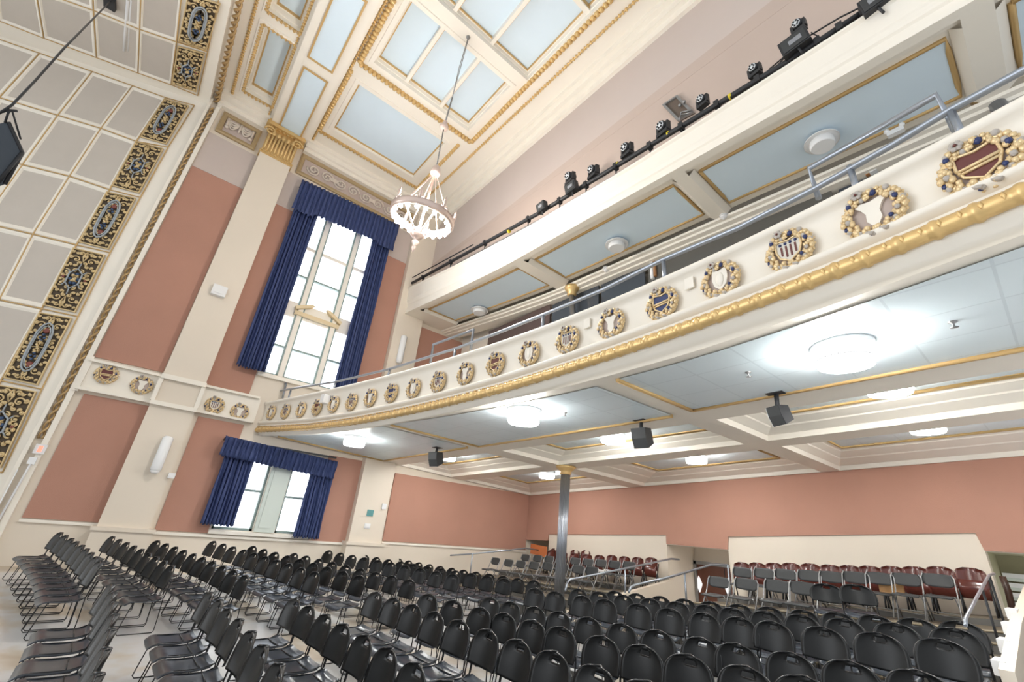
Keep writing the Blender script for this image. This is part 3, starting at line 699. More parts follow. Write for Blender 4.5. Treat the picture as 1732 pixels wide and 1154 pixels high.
# ---- pierced grilles of the stage shell
GBL = mat('grille_blue', (.04, .08, .17), .4); GRD = mat('grille_red', (.22, .06, .045), .4); GGR = mat('grille_silver', (.36, .40, .44), .4); GVD = mat('grille_dark_backing', (.10, .075, .05), .8)  # last one: dark brown plate behind the gilt scrollwork
GGD = mat('grille_gilding', (.68, .52, .28), .4, metal=.35, noise=.3, nscale=10)
def grille(q, nrm, kind, label):
    nrm = Vector(nrm); cen = sum(q, Vector()) / 4
    W = ((q[1] - q[0]).length + (q[2] - q[3]).length) / 2; H = ((q[3] - q[0]).length + (q[2] - q[1]).length) / 2; u = W / 100
    t = thing('stage_grille', label, 'grille', cen, 'pierced gilt grilles of the stage shell')
    def P(a, c, h=0): return lerp2(q, a, c) + nrm * (.03 + h)
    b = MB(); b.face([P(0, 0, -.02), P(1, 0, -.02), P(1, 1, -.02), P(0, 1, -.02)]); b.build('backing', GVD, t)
    b = MB(); frame_sweep(b, [P(0, 0), P(1, 0), P(1, 1), P(0, 1)], [(-.02, -.02), (-.02, .02), (.0, .025), (.015, .0)], nrm)
    r = W * .03; A = H / W
    rnd = random.Random(len(label))
    for sx in (-1, 1):
        for sy in (-1, 1):
            for (cx, cy, R, ph, tw) in ((.25, .17, .15, 0, 1), (.40, .36, .09, 2, -1), (.16, .40, .11, 1, 1), (.34, .06, .09, 3, -1), (.08, .14, .07, 4, 1), (.42, .22, .08, 5, 1), (.07, .30, .07, .5, -1), (.30, .27, .07, 2.4, 1), (.14, .27, .06, 4.4, -1), (.46, .1, .06, 1.2, 1), (.1, .46, .07, 3.3, 1), (.24, .06, .06, .4, -1), (.06, .05, .05, 2, 1), (.44, .44, .07, 5.5, -1), (.22, .46, .06, .8, 1)):
                X = .5 + sx * (.5 - cx); Y = .5 + sy * (.5 - cy * 1.05) if False else .5 + sy * (.5 - cy)
                pts = []
                for k in range(16):
                    a = ph + tw * k * .45; rr = R * (1 - k / 20); pts.append(P(min(max(X + sx * rr * math.cos(a), .03), .97), min(max(Y + sy * rr * math.sin(a) / A, .02), .98), .02))
                b.tube(pts, [r * (1 - .5 * k / 16) for k in range(16)], 5)
                b.ball(P(min(max(X, .04), .96), Y, .025), r * 1.5, 0, 6)
    for sy in (-1, 1): b.tube([P(.5, .5 + sy * .48, .02), P(.43, .5 + sy * .4, .03), P(.5, .5 + sy * .3, .02), P(.57, .5 + sy * .4, .03), P(.5, .5 + sy * .48, .02)], r, 5)
    b.build('scrollwork', GGD, t)
    b = MB(); c = MB(); d = MB()
    if kind:      # long quatrefoil cartouche
        lp = [(.32, .2), (.38, .16), (.5, .13), (.62, .16), (.68, .2), (.74, .28), (.76, .5), (.74, .72), (.68, .8), (.62, .84), (.5, .87), (.38, .84), (.32, .8), (.26, .72), (.24, .5), (.26, .28)]
        b.tube([P(x, y, .05) for x, y in lp], W * .035, 6, 0, True); b.tube([P(.5 + (x - .5) * .78, .5 + (y - .5) * .88, .05) for x, y in lp], W * .022, 6, 0, True)
        for y in (.24, .76): c.ball(P(.5, y, .02), W * .13, 0, 10, (1, 1, .3), (Vector((0, 0, 1)), nrm.cross((0, 0, 1)) if abs(nrm.z) < .5 else Vector((1, 0, 0)), nrm))
        for y in (.36, .64):
            for a in range(4): d.ball(P(.5 + .07 * math.cos(a * PI / 2), y + .045 * math.sin(a * PI / 2), .05), W * .055, 0, 6)
        for k in range(12): b2 = None
        e = MB()
        for k in range(7): e.ball(P(.5 + .05 * math.sin(k * 2.1), .42 + k * .026, .06), W * .05, 0, 6)
        for k in range(6): e.tube([P(.5, .5, .05), P(.5 + .17 * math.cos(k), .5 + .1 * math.sin(k), .05)], W * .02, 5)
    else:         # round boss in a braided hexagon
        lp = [(.5 + .24 * math.cos(k * PI / 3 + .5), .5 + .17 * math.sin(k * PI / 3 + .5)) for k in range(6)]
        b.tube([P(x, y, .05) for x, y in lp], W * .03, 6, 0, True)
        for k in range(6):
            x, y = lp[k]; b.tube([P(x, y, .05), P(.5 + (x - .5) * 1.45, .5 + (y - .5) * 1.6, .03)], W * .022, 5)
        for x in (.14, .86): c.ball(P(x, .5, .03), W * .055, 0, 6)
        for k in range(6): d.ball(P(.5 + .12 * math.cos(k), .5 + .085 * math.sin(k), .03), W * .07, 0, 6)
        e = MB()
        for k in range(6): e.ball(P(.5 + .06 * math.cos(k * 1.9), .5 + .05 * math.sin(k * 2.3), .06), W * .055, 0, 6)
    b.build('silver_strap', GGR, t); c.build('red_boss', GRD, t); d.build('blue_boss', GBL, t); e.build('gilt_figure', GGD, t)
GQ = [([(279.4, 169), (318.4, 180.7), (280.7, 244.3), (240.4, 232.6)], 1, 'gilt grille with long silver cartouche, topmost on the splayed stage wall'),
      ([(231.4, 241.7), (275.5, 253.4), (235.2, 326.8), (192.4, 315)], 0, 'gilt grille with round boss, second from top of splayed stage wall'),
      ([(182, 326.8), (228.7, 337.2), (183.3, 421.7), (136.5, 410)], 1, 'gilt grille with long silver cartouche, third from top of splayed wall'),
      ([(126, 421.7), (176.8, 433.4), (127.4, 528.2), (76.7, 516.5)], 0, 'gilt grille with round boss, fourth from top of splayed stage wall'),
      ([(68.9, 530.8), (120.9, 540), (63.7, 651), (10.4, 639.3)], 1, 'gilt grille with long silver cartouche, fifth down the splayed stage wall'),
      ([(-6, 652), (61, 664), (2, 790), (-66, 776)], 0, 'lowest gilt grille, cut by the picture edge, on the splayed stage wall')]
for q, k, l in GQ: grille([sp(*p, .01) for p in q], SN, k, l)
grille([sc_(*p, .01) for p in [(302.8, 78), (345.7, 89.7), (331.4, 153.4), (292.4, 140.4)]], (0, 0, -1), 0, 'gilt grille with blue round boss set in the flat stage ceiling')
grille([sc_(*p, .01) for p in [(320, -10), (372, 6), (349, 83), (304, 67.6)]], (0, 0, -1), 1, 'gilt grille with long silver cartouche set in the flat stage ceiling')
# ---- wreaths on the balcony front and on the wall band
WG = mat('wreath_gold', (.76, .58, .33), .33, metal=.35, noise=.25, nscale=25)
def wreath_parts(kind):
    """disc of radius 1 in the XZ plane, facing -Y"""
    rnd = random.Random(11)
    w = MB(); bl = MB()
    for k in range(84):
        a = 2 * PI * k / 84 + rnd.uniform(-.05, .05); r = rnd.choice((.64, .72, .8, .88)); s = rnd.uniform(.07, .115)
        w.ball((r * math.cos(a), -.12 - rnd.uniform(0, .1), r * math.sin(a)), s, 1 if k % 14 == 4 else 2 if k % 6 == 1 else 0, 6, (1, .9, 1.15))
    for k in range(24):
        a = 2 * PI * k / 24 + .1; w.ball((.93 * math.cos(a), -.07, .93 * math.sin(a)), .065, 0, 6)
    w.tube([(.8 * math.cos(2 * PI * k / 24), -.05, .8 * math.sin(2 * PI * k / 24)) for k in range(24)], .14, 6, 0, True)
    disc = MB(); disc.lathe([(.72, 0), (.72, .03)], (0, 0, 0), (0, -1, 0), 24)
    ro = MB()
    for k in range(6):
        a = k * PI / 3; w.ball((-.28 + .11 * math.cos(a), -.24, .86 + .11 * math.sin(a)), .09, 2, 6, (1, .6, 1))
    w.ball((-.28, -.3, .86), .05, 3, 6)
    for x in (-.3, .1): w.tube([(x, -.2, -.75), (x + .2, -.26, -.9)], .07, 5, 2)
    pt = [('garland', w, [WG, NAVYP, STONE, MAROON]), ('ground_disc', disc, FG)]
    def shield(sx, sz, z0=0): return [(sx * x, sz * z + z0) for x, z in ((-.5, .5), (-.42, .56), (0, .47), (.42, .56), (.5, .5), (.52, .05), (.4, -.3), (0, -.58), (-.4, -.3), (-.52, .05))]
    if kind in ('maroon', 'blue'):
        f = MB(); f.prism([(x, -.04, z) for x, z in shield(.95, .95)], (0, -.08, 0)); pt.append(('shield_field', f, MAROON if kind == 'maroon' else NAVYP))
        g = MB(); g.tube([(x, -.14, z) for x, z in shield(.95, .95)], .05, 6, 0, True); g.tube([(-.48, -.15, -.02), (.48, -.15, .05)], .06, 6); g.tube([(-.48, -.15, -.14), (.46, -.15, -.08)], .05, 6); pt.append(('gold_frame', g, WG))
    elif kind == 'stripes':
        f = MB(); f.prism([(x, -.04, z) for x, z in shield(.95, .95)], (0, -.08, 0)); pt.append(('shield_field', f, mat('shield_white', (.72, .68, .6), .5)))
        s = MB()
        for x in (-.27, -.09, .09, .27): s.box((x - .035, -.15, -.36 + abs(x) * .6), (x + .035, -.12, .22))
        pt.append(('red_stripe', s, MAROON)); c = MB()
        for x in (-.3, -.1, .1, .3): c.ball((x, -.13, .34), .07, 0, 6)
        pt.append(('blue_chief', c, NAVYP)); g = MB(); g.tube([(x, -.14, z) for x, z in shield(.95, .95)], .045, 6, 0, True); pt.append(('gold_frame', g, WG))
    elif kind == 'waisted':
        f = MB(); f.prism([(x, -.04, z) for x, z in ((-.46, .42), (-.3, .5), (0, .44), (.3, .5), (.46, .42), (.3, .22), (.2, 0), (.22, -.3), (.1, -.52), (-.1, -.52), (-.22, -.3), (-.2, 0), (-.3, .22))], (0, -.1, 0)); pt.append(('plain_shield', f, TRIM))
    else:
        f = MB(); f.prism([(x, -.04, z) for x, z in shield(.72, 1.0)], (0, -.1, 0)); f.ball((0, -.14, 0), .26, 0, 10, (.8, .3, 1.5)); pt.append(('plain_shield', f, TRIM))
    return pt
WP = {}
def wreath(p, n, R, kind, label, group):
    if kind not in WP:
        t = thing('wreath_medallion', label, 'medallion', (0, 0, 0), group)
        for nm, m, mt in wreath_parts(kind): m.build(nm, mt, t)
        WP[kind] = t
    else: t = copy_tree(WP[kind])
    tag(t, label, 'medallion', group); t.location = p; t.rotation_euler = (0, 0, math.atan2(n[0], -n[1])); t.scale = (R, R, R)
ORD = ['first', 'second', 'third', 'fourth', 'fifth', 'sixth', 'seventh', 'eighth', 'ninth', 'tenth', 'eleventh', 'twelfth', 'thirteenth', 'fourteenth', 'fifteenth', 'sixteenth', 'seventeenth', 'eighteenth', 'nineteenth', 'twentieth', 'twenty-first']
MPX = [(1660, 280), (1480, 362), (1338, 425), (1221, 475), (1122, 515), (1036, 549), (962, 576), (897, 600), (840, 617), (789, 633), (743, 647), (701, 658), (663.5, 666), (628, 674), (596, 681), (565.5, 685), (537.5, 690), (510.5, 694), (484, 697), (460, 699), (436, 702)]
MK = ['maroon', 'waisted', 'stripes', 'plain', 'blue', 'waisted', 'stripes', 'plain']
KD = dict(maroon='maroon and gold shield', waisted='waisted cream shield', stripes='striped red and white shield', plain='plain cream shield', blue='navy and gold shield')
for i, px in enumerate(MPX):
    k = MK[i % 8]; p = oncurve(*px); n = CN(p.x)
    near = i < 11; w_ = 'gilt wreath, %s, balcony front, %s from %s' % (KD[k], ORD[i if near else 20 - i], 'its near end' if near else 'the window wall')
    wreath(p + n * .01, n, .21 + (.0 if i > 1 else .01), k, w_, 'gilt wreaths along the balcony front')
for px, k, l in (((180, 634), 'maroon', 'gilt wreath with maroon shield on wall band, closest to the stage'), ((240, 652), 'waisted', 'gilt wreath with cream shield on wall band, just before the pilaster'), ((363, 686), 'stripes', 'gilt wreath with striped shield on wall band, just past the pilaster'), ((405, 697), 'waisted', 'gilt wreath with cream shield on wall band, touching the balcony end')):
    wreath(at(*px, 'x', WX + .08), (1, 0, 0), .235, k, l, 'gilt wreaths on the wall band')

# ============================================================ WINDOWS AND CURTAINS
GF = mat('green_grey_frame', (.25, .33, .31), .45)
def window(n, y0, y1, z0, z1, vb, hb, thick):
    t = thing('window_%d' % n, None, None, (WX - .15, (y0 + y1) / 2, z0), kind='structure')
    b = MB(); x0, x1 = WX - .24, WX - .1
    for y in vb: b.box((x0, y - .07, z0), (x1 + .05, y + .07, z1), 0); b.box((x0 + .02, y - .12, z0), (x1, y - .07, z1), 1); b.box((x0 + .02, y + .07, z0), (x1, y + .12, z1), 1)
    for z, h in hb: b.box((x0 + .02, y0, z - h), (x1 - .01, y1, z + h), 0 if h > .05 else 1)
    b.box((x0, y0, z0), (x1, y1, z0 + .06), 1); b.box((x0, y0, z1 - .05), (x1, y1, z1), 1); b.box((x0, y0, z0), (x1, y0 + .06, z1), 1); b.box((x0, y1 - .06, z0), (x1, y1, z1), 1)
    b.build('window_frame', [TRIM, GF], t)
    b = MB(); b.box((WX - .18, y0, z0), (WX - .17, y1, z1)); b.build('window_pane', GLASS, t)
    return t
t = window(1, UPW[0], UPW[1], UPW[2], UPW[3], (2.35, 3.42), ((8.02, .06), (6.98, .03), (5.78, .26), (4.52, .03)), 0)
b = MB(); x = WX - .08
b.prism([(x, 2.18, 5.62), (x, 3.58, 5.6), (x, 3.58, 5.72), (x, 2.18, 5.74)], (.1, 0, 0))
b.prism([(x, 2.18, 5.76), (x, 2.62, 5.98), (x, 2.7, 6.06), (x, 2.6, 6.08), (x, 2.15, 5.86)], (.14, 0, 0)); b.prism([(x, 3.6, 5.74), (x, 3.16, 5.98), (x, 3.06, 6.08), (x, 3.16, 6.1), (x, 3.62, 5.84)], (.14, 0, 0))
b.build('pediment', mat('pediment_gilt', (.72, .58, .36), .5), t)
window(2, *LWL, (), ((.39, .03),), 0); window(3, *LWR, (), ((.33, .03),), 0)
b = MB(); b.box((WX, 2.86, -.6), (WX + .05, 3.36, 1.3)); b.box((WX + .05, 2.94, -.5), (WX + .07, 3.28, 1.2)); b.build('pier', PIER, wall_left)
def drape(rows_fn, ny, nz, m, par, name, fold, x0, d=.07):
    """a pleated cloth hung in the plane of the wall; rows_fn(s,t) -> y,z"""
    b = MB(); R = []
    for j in range(nz + 1):
        r = []
        for i in range(ny + 1):
            s, t_ = i / ny, j / nz; y, z = rows_fn(s, t_)
            ph = s * fold * 2 * PI; r.append((x0 + d * math.sin(ph) + d * .35 * math.sin(ph * 2.3 + t_ * 3) + .02 * math.sin(t_ * 9 + s * 5), y + .015 * math.sin(ph * 1.7 + t_ * 4), z))
        R.append(r)
    b.grid(R, 0, True); o = b.build(name, m, par); s_ = o.modifiers.new('cloth', 'SOLIDIFY'); s_.thickness = .012; return o
def curtain_set(label_v, label_l, label_r, val, cl, cr, grp, fringe):
    (y0, y1, zt0, zt1, zo, zi) = val
    t = thing('curtain_valance', label_v, 'valance', (-13.5, (y0 + y1) / 2, zi), grp)
    def vf(s, u):
        zt = zt0 + (zt1 - zt0) * s; side = s < .19 or s > .81
        zb = (zo if side else zi) + (zt1 - zt0) * s + .015 * math.sin(s * 160); return y0 + (y1 - y0) * s, zt + (zb - zt) * u
    drape(vf, 220, 8, NAVY, t, 'pleated_cloth', 26, -13.5, .035)
    b = MB(); b.box((WX + .02, y0 + .02, zt0 - .08), (-13.56, y0 + .05, zt0 - .02)); b.box((WX + .02, y1 - .05, zt1 - .08), (-13.56, y1 - .02, zt1 - .02)); b.box((-13.6, y0 + .03, zt0 - .1), (-13.57, y1 - .03, zt0 - .05)); b.build('curtain_rod', MATT, t)
    for lab, (a, c, z0, z1) in ((label_l, cl), (label_r, cr)):
        o = drape(lambda s, u: (a + (c - a) * s * (1 if u > .02 else .98), z1 + (z0 - z1) * u + (.02 * math.sin(s * 60) if u > .95 else 0)), 90, 24, NAVY, None, 'curtain', 9, -13.66, .06)
        tag(o, lab, 'curtain', grp)
curtain_set('deep navy pleated valance over the tall upper window', 'long navy curtain on the stage side of the tall upper window', 'long navy curtain on the balcony side of the tall upper window',
            (1.1, 4.62, 10.06, 10.26, 8.85, 8.98), (1.18, 1.9, 3.52, 9.3), (3.84, 4.52, 2.9, 9.3), 'navy curtains of the tall window', 1)
curtain_set('navy pleated valance over the low double window', 'short navy curtain at the stage side of the low double window', 'short navy curtain at the far side of the low double window',
            (1.48, 4.46, 1.62, 1.44, 1.12, 1.12), (1.62, 2.33, -.5, 1.4), (3.82, 4.5, -.66, 1.3), 'navy curtains of the low window', 1)
# ============================================================ LAMPS
# ---- chandelier
C0_ = Vector(at(713, 373, 'y', 3.0)); hook = Vector(at(792, 63, 'z', CZ + .0)); hook.z = CZ
crown = Vector(at(737, 290, 'y', 3.0)); ballp = Vector(at(751, 215, 'y', 3.02))
t = thing('chandelier', 'large lit ring chandelier of pale copper hanging from the coffered ceiling', 'chandelier', C0_)
RR = .66; up = (crown - C0_).normalized(); e1 = Vector((1, 0, 0)) - up * up.x; e1.normalize(); e2 = up.cross(e1)
def rp(a, r, h): return C0_ + (e1 * math.cos(a) + e2 * math.sin(a)) * r + up * h
b = MB(); b.lathe([(RR - .02, -.02), (RR + .03, -.01), (RR + .05, .04), (RR + .03, .1), (RR + .05, .13), (RR - .03, .14), (RR - .05, .05), (RR - .02, -.02)], C0_, up, 40, caps=False)
for k in range(8):
    a = 2 * PI * k / 8 + .2; p = rp(a, RR + .03, .12); b.tube([p, p + up * .14, p + up * .3], [.02, .035, .006], 6); b.ball(p + up * .2, .035, 0, 6)
    for s in (-1, 1): b.tube([p, rp(a + s * .1, RR + .03, .19), rp(a + s * .18, RR + .03, .14)], .014, 5)
b.build('ring', COPPER, t)
for k in range(20): a = 2 * PI * k / 20; b = MB(); b.ball(rp(a, RR - .05, -.04), .045, 0, 8); b.build('bulb', BULB, t)
for nm, hh, pw in (('ring_light', -.12, 150), ('ring_uplight', .35, 190)):
    ld = bpy.data.lights.new(nm, 'POINT'); ld.energy = pw; ld.color = (1, .95, .88); ld.shadow_soft_size = .3; lo = bpy.data.objects.new(nm, ld); col.objects.link(lo); lo.parent = t; lo.location = up * hh
b = MB(); hub = C0_ - up * .42
for k in range(6): a = 2 * PI * k / 6; b.tube([rp(a, RR - .02, .06), rp(a, RR * .5, .62), crown], .012, 5); b.tube([rp(a, RR - .04, 0), hub], .02, 5)
b.build('spoke', COPPER, t)
b = MB(); b.tube([crown, hub], .03, 8); b.lathe([(.02, .2), (.13, .14), (.16, .05), (.1, -.02), (.03, -.06), (.09, -.12), (.03, -.2), (.05, -.26), (.0, -.38)], hub, up, 14); b.lathe([(.0, .2), (.05, .14), (.09, .08), (.12, -.04), (.1, -.1), (.02, -.14)], crown, up, 14); b.build('centre_stem', COPPER, t)
b = MB(); b.ball(hub + up * .16, .1, 0, 12); b.build('globe', BULB, t)
b = MB(); b.ball(ballp, .11, 0, 12); b.lathe([(.02, .2), (.06, .14), (.03, .1)], ballp, up, 10); b.build('chain_ball', COPPER, t)
b = MB(); b.tube([crown, ballp], .014, 5)
n = int((ballp - crown).length / .09)
for k in range(n): b.ball(crown.lerp(ballp, (k + .5) / n), .028, 0, 5, (.7, .7, 1.3))
mid = Vector(at(765, 165, 'y', 3.01)); b.tube([ballp, mid], .02, 5); b.tube([mid, hook + Vector((.05, 0, 0))], .01, 5); b.tube([mid, mid.lerp(hook, .5) + Vector((-.07, 0, 0)), hook], .01, 5); b.ball(hook, .06, 0, 8)
b.build('suspension_cable', GREYM, t)
# ---- drum lamps under the balcony
DRG = 'drum lamps under the balcony'
def drum(px, dz, R, H, label, proto=[None]):
    c = ons(px[0], px[1], dz)
    top = Zs(c.x, c.y) + (0 if dz < 0 else .3)
    c.z = top - H / 2 - .02
    t = thing('drum_lamp', label, 'ceiling lamp', (c.x, c.y, c.z), DRG)
    b = MB(); b.lathe([(R * .93, -H / 2), (R, -H / 2 + .04), (R, H / 2 - .03), (R * .97, H / 2)], c, (0, 0, 1), 32); b.build('diffuser', GLOW, t)
    b = MB(); b.lathe([(R + .012, H / 2 - .05), (R + .02, H / 2 - .04), (R + .02, H / 2 + .02), (R * .9, H / 2 + .02)], c, (0, 0, 1), 32); b.lathe([(R + .006, -H / 2 + .035), (R + .008, -H / 2 + .05)], c, (0, 0, 1), 32); b.build('metal_ring', WHITE, t)
drum((600, 746), -.12, .25, .22, 'lit drum lamp in the front blue field nearest the window wall')
drum((886, 704), -.12, .25, .22, 'lit drum lamp in the middle field of the front row under balcony')
drum((1427, 602), -.12, .235, .20, 'largest lit drum lamp, front row under balcony, nearest the viewer')
drum((757, 774), .16, .25, .2, 'lit drum lamp partly hidden behind the small black speaker, second row')
drum((1037, 743), .16, .25, .2, 'lit drum lamp behind the middle hanging speaker, second row of coffers')
drum((1503, 656), .16, .24, .2, 'lit drum lamp just behind the first beam, second row, nearest viewer')
drum((925, 805), .16, .25, .2, 'lit drum lamp in the rear coffer left of the iron column')
drum((1178, 778), .16, .24, .2, 'lit drum lamp in the rear coffer just past the iron column')
drum((1568, 724), .16, .23, .2, 'lit drum lamp in the rear coffer nearest the viewer')
# ---- unlit round lamps on the ledge soffit
for px, R, lab in (((811, 526), .27, 'unlit round white lamp on first blue soffit bay beside the pilaster'), ((1043, 415), .24, 'unlit round white lamp on the middle blue soffit bay of the ledge'), ((1390, 241), .22, 'unlit round white lamp on the near blue soffit bay of the ledge')):
    z = 6.2; 
    for _ in range(8): c = at(px[0], px[1], 'z', z); z = lb(c.x) + .0
    t = thing('round_ceiling_lamp', lab, 'ceiling lamp', (c.x, c.y, z), 'unlit round lamps of the ledge soffit')
    b = MB(); b.lathe([(R, 0.02), (R + .02, .0), (R + .02, .025), (R, .03)], (c.x, c.y, z), (0, 0, 1), 28); b.build('rim', FROST, t)
    b = MB(); b.lathe([(R * .7, -.1), (R * .78, -.07), (R * .78, .09)], (c.x, c.y, z), (0, 0, 1), 28); b.build('shade', FROST, t)
# ---- wall sconces and little boxes on the window wall
def sconce(px0, px1, lab):
    a = at(*px0, 'x', WX + .42); c = at(*px1, 'x', WX + .42); c.y = a.y = (a.y + c.y) / 2; t = thing('wall_sconce', lab, 'wall lamp', (WX + .3, a.y, c.z))
    b = MB(); b.lathe([(.0, -.02), (.09, 0), (.11, .04), (.11, a.z - c.z - .04), (.07, a.z - c.z)], (a.x, a.y, c.z), (0, 0, 1), 16); b.build('glass_tube', FROST, t)
    b = MB(); b.box((WX + .27, a.y - .05, c.z + .1), (a.x, a.y + .05, a.z - .1)); b.lathe([(.06, -.06), (.1, 0)], (a.x, a.y, c.z), (0, 0, 1), 12); b.build('wall_bracket', WHITE, t)
sconce((283, 738), (265, 797), 'long white tube sconce on the first pilaster below the wreath band')
sconce((683, 568), (676, 612), 'long white tube sconce on the second pilaster above the balcony rail')
def smallbox(name, lab, cat, px, hw, hh, d, m, x=WX + .27):
    c = at(*px, 'x', x); t = thing(name, lab, cat, c); b = MB(); b.box((x, c.y - hw, c.z - hh), (x + d, c.y + hw, c.z + hh)); b.build('housing', m, t)
    b = MB(); b.box((x + d, c.y - hw * .6, c.z - hh * .6), (x + d + .01, c.y + hw * .6, c.z + hh * .6)); b.build('cover_plate', m, t)
smallbox('wall_sensor', 'square white box halfway up the first tall pilaster', 'sensor', (370, 494), .17, .15, .14, WHITE)
smallbox('wall_sensor', 'tiny white box on the first pilaster, just below the tube sconce', 'sensor', (290, 805), .07, .06, .08, WHITE)
smallbox('wall_plate', 'small teal plate on the second pilaster beside the low window', 'plate', (626, 868), .1, .09, .02, TEAL)
smallbox('wall_plate', 'faint white plate under the teal plate on second pilaster', 'plate', (621, 890), .09, .07, .02, WHITE)
smallbox('wall_plate', 'small white box at the far edge of the second pilaster', 'plate', (649, 857), .07, .08, .05, WHITE)
c = at(66, 760, 'x', WX + .02); t = thing('exit_sign', 'small lit red exit sign on the stage opening edge above white conduit', 'sign', c)
b = MB(); b.box((WX + .1, c.y - .06, c.z - .1), (WX + .14, c.y + .12, c.z + .1)); b.build('sign_box', WHITE, t)
b = MB(); b.box((WX + .14, c.y - .0, c.z - .06), (WX + .145, c.y + .06, c.z + .06)); b.build('lit_face', REDL, t)
b = MB(); x = WX + .12; b.tube([(x, c.y - .02, c.z - .2), (x, c.y + .0, c.z - .32), (x, c.y - .05, -1.2)], .02, 6); b.tube([(x, c.y - .14, c.z - .45), (x, c.y - .14, -1.2)], .012, 6); b.box((WX + .1, c.y - .06, c.z - .32), (WX + .15, c.y + .06, c.z - .18))
tag(b.build('electrical_conduit', FROST), 'grey conduit running down the stage edge below the exit sign', 'conduit')
# little fittings of the ceilings
for px, s, lab in (((1610, 542), 0, 'sprinkler head in the near blue field, beside the largest lamp'), ((1265, 628), 0, 'sprinkler head in the near blue field, far corner'), ((956, 697), 0, 'sprinkler head in the middle blue field past the drum lamp')):
    c = ons(*px); t = thing('sprinkler_head', lab, 'sprinkler', c); b = MB(); b.lathe([(.035, 0), (.03, -.02), (.01, -.03), (.008, -.06), (.03, -.065), (.0, -.07)], c, (0, 0, 1), 10); b.build('nozzle', GREYM, t)
for px, lab in (((1224, 366), 'white dome camera on ledge beam between near and middle soffit bays'), ((1025, 456), 'white dome camera under the middle soffit bay of the ledge')):
    c = at(*px, 'z', 6.1)
    for _ in range(9): c = at(*px, 'z', lb(c.x) - .02)
    t = thing('dome_camera', lab, 'camera', c); b = MB(); b.ball(c, .07, 0, 10); b.lathe([(.08, .0), (.08, .06)], c, (0, 0, 1), 14); b.build('dome', WHITE, t)
c = at(1515, 224, 'z', 6.02); t = thing('emergency_light', 'small white twin-head emergency light under the ledge, near end', 'emergency light', c)
b = MB(); b.box((c.x - .1, c.y - .04, c.z - .03), (c.x + .1, c.y + .04, c.z + .05)); b.ball((c.x - .09, c.y - .03, c.z + .06), .04); b.ball((c.x + .09, c.y - .03, c.z + .06), .04); b.build('housing', WHITE, t)
for px, lab in (((1167, 480), 'white switch plate on balcony front between tenth and largest wreaths'), ((994, 548), 'white switch plate on balcony front left of a waisted shield wreath'), ((555, 677), 'small white camera box on balcony front near the window wall')):
    c = oncurve(*px); n = CN(c.x); tt = Vector((-n.y, n.x, 0)); b = MB(); s = .05 if px[0] > 600 else .08; b.obox(c + n * (.01 if px[0] > 600 else .08), tt * s, n * (.01 if px[0] > 600 else .08), Vector((0, 0, s * 1.3))); 
    o = b.build('switch_plate' if px[0] > 600 else 'wall_camera', TRIM if px[0] > 600 else WHITE); tag(o, lab.replace('tenth and largest', 'plain and navy shield'), 'plate' if px[0] > 600 else 'camera')

# ============================================================ STAGE LIGHTS ON THE LEDGE
TY = 5.62
def tp(u, v, y=TY): return Vector(at(u, v, 'y', y))
pipe = [tp(697, 479), tp(918, 357), tp(1100, 246), tp(1340, 100), tp(1480, 8)]
t = thing('lighting_pipe', 'long black lighting pipe running along the top of the cream ledge', 'lighting pipe', pipe[2])
b = MB(); b.tube(pipe, .05, 8); b.build('main_pipe', MATT, t)
b = MB(); b.tube([p + Vector((0, .02, -.2)) for p in pipe], .018, 5); b.build('cable_pipe', GREYM, t)
for k in range(15):
    u = .03 + k * .067; i = min(int(u * 4), 3); p = pipe[i].lerp(pipe[i + 1], u * 4 - i); b = MB(); b.tube([p, p + Vector((0, .02, -.3))], .016, 5); b.box((p.x - .04, p.y - .06, p.z - .08), (p.x + .04, p.y + .06, p.z + .06)); b.build('clamp', MATT, t)
for u, v in ((860, 392), (1129, 228), (1233, 165), (1043, 279), (1352, 84)):
    p = tp(u, v); b = MB(); b.lathe([(.053, 0), (.053, .05)], p, (1, 0, .0), 8); b.build('yellow_tape', mat('yellow_tape', (.75, .6, .03), .5), t)
b = MB(); b.tube([tp(697, 470), tp(760, 436), tp(800, 414)], .02, 5); b.build('short_bar', MATT, t)
MHW = mat('lens_white', (.75, .78, .8), .2)
def mhead(px, lab, s=1):
    s *= .78 if px[0] < 1150 else .62
    p = tp(*px); t = thing('moving_head_light', lab, 'stage light', p, 'moving head lights along the ledge')
    aim = (Vector((0, 0, 0)) - p).normalized(); aim.z -= .0; d = Vector((-.15, -1, -.25)).normalized(); r = .13 * s
    b = MB(); b.lathe([(r * .7, -.16 * s), (r, -.12 * s), (r, .1 * s), (r * .85, .14 * s)], p, d, 14); b.build('head', MATT, t)
    b = MB(); b.lathe([(r * .8, .135 * s), (r * .78, .15 * s), (0, .155 * s)], p, d, 12); b.build('lens', MHW, t)
    for k in range(5):
        pass
    b = MB()
    e = d.cross(Vector((0, 0, 1))).normalized()
    for k in range(6):
        a = 2 * PI * k / 6; f = e.cross(d); b.ball(p + d * .155 * s + (e * math.cos(a) + f * math.sin(a)) * r * .5, r * .22, 0, 6)
    b.build('lens_cell', MATT, t)
    for sg in (-1, 1): b = MB(); b.obox(p + e * sg * r * 1.12 - Vector((0, 0, r * .5)), e * .02, d * r * .5, Vector((0, 0, r * 1.1))); b.build('yoke_arm', MATT, t)
    b = MB(); b.obox(p - Vector((0, 0, r * 1.8)), e * r * 1.2, d * r * .8, Vector((0, 0, r * .4))); b.build('base_box', MATT, t)
for i, px in enumerate([(965, 299), (1004, 288), (1061, 251), (1122, 215), (1188, 169), (1276, 117), (1350, 43)]):
    mhead(px, 'black moving head stage light on the ledge, %s of seven from window wall' % ORD[i], 1 if i < 5 else .95)
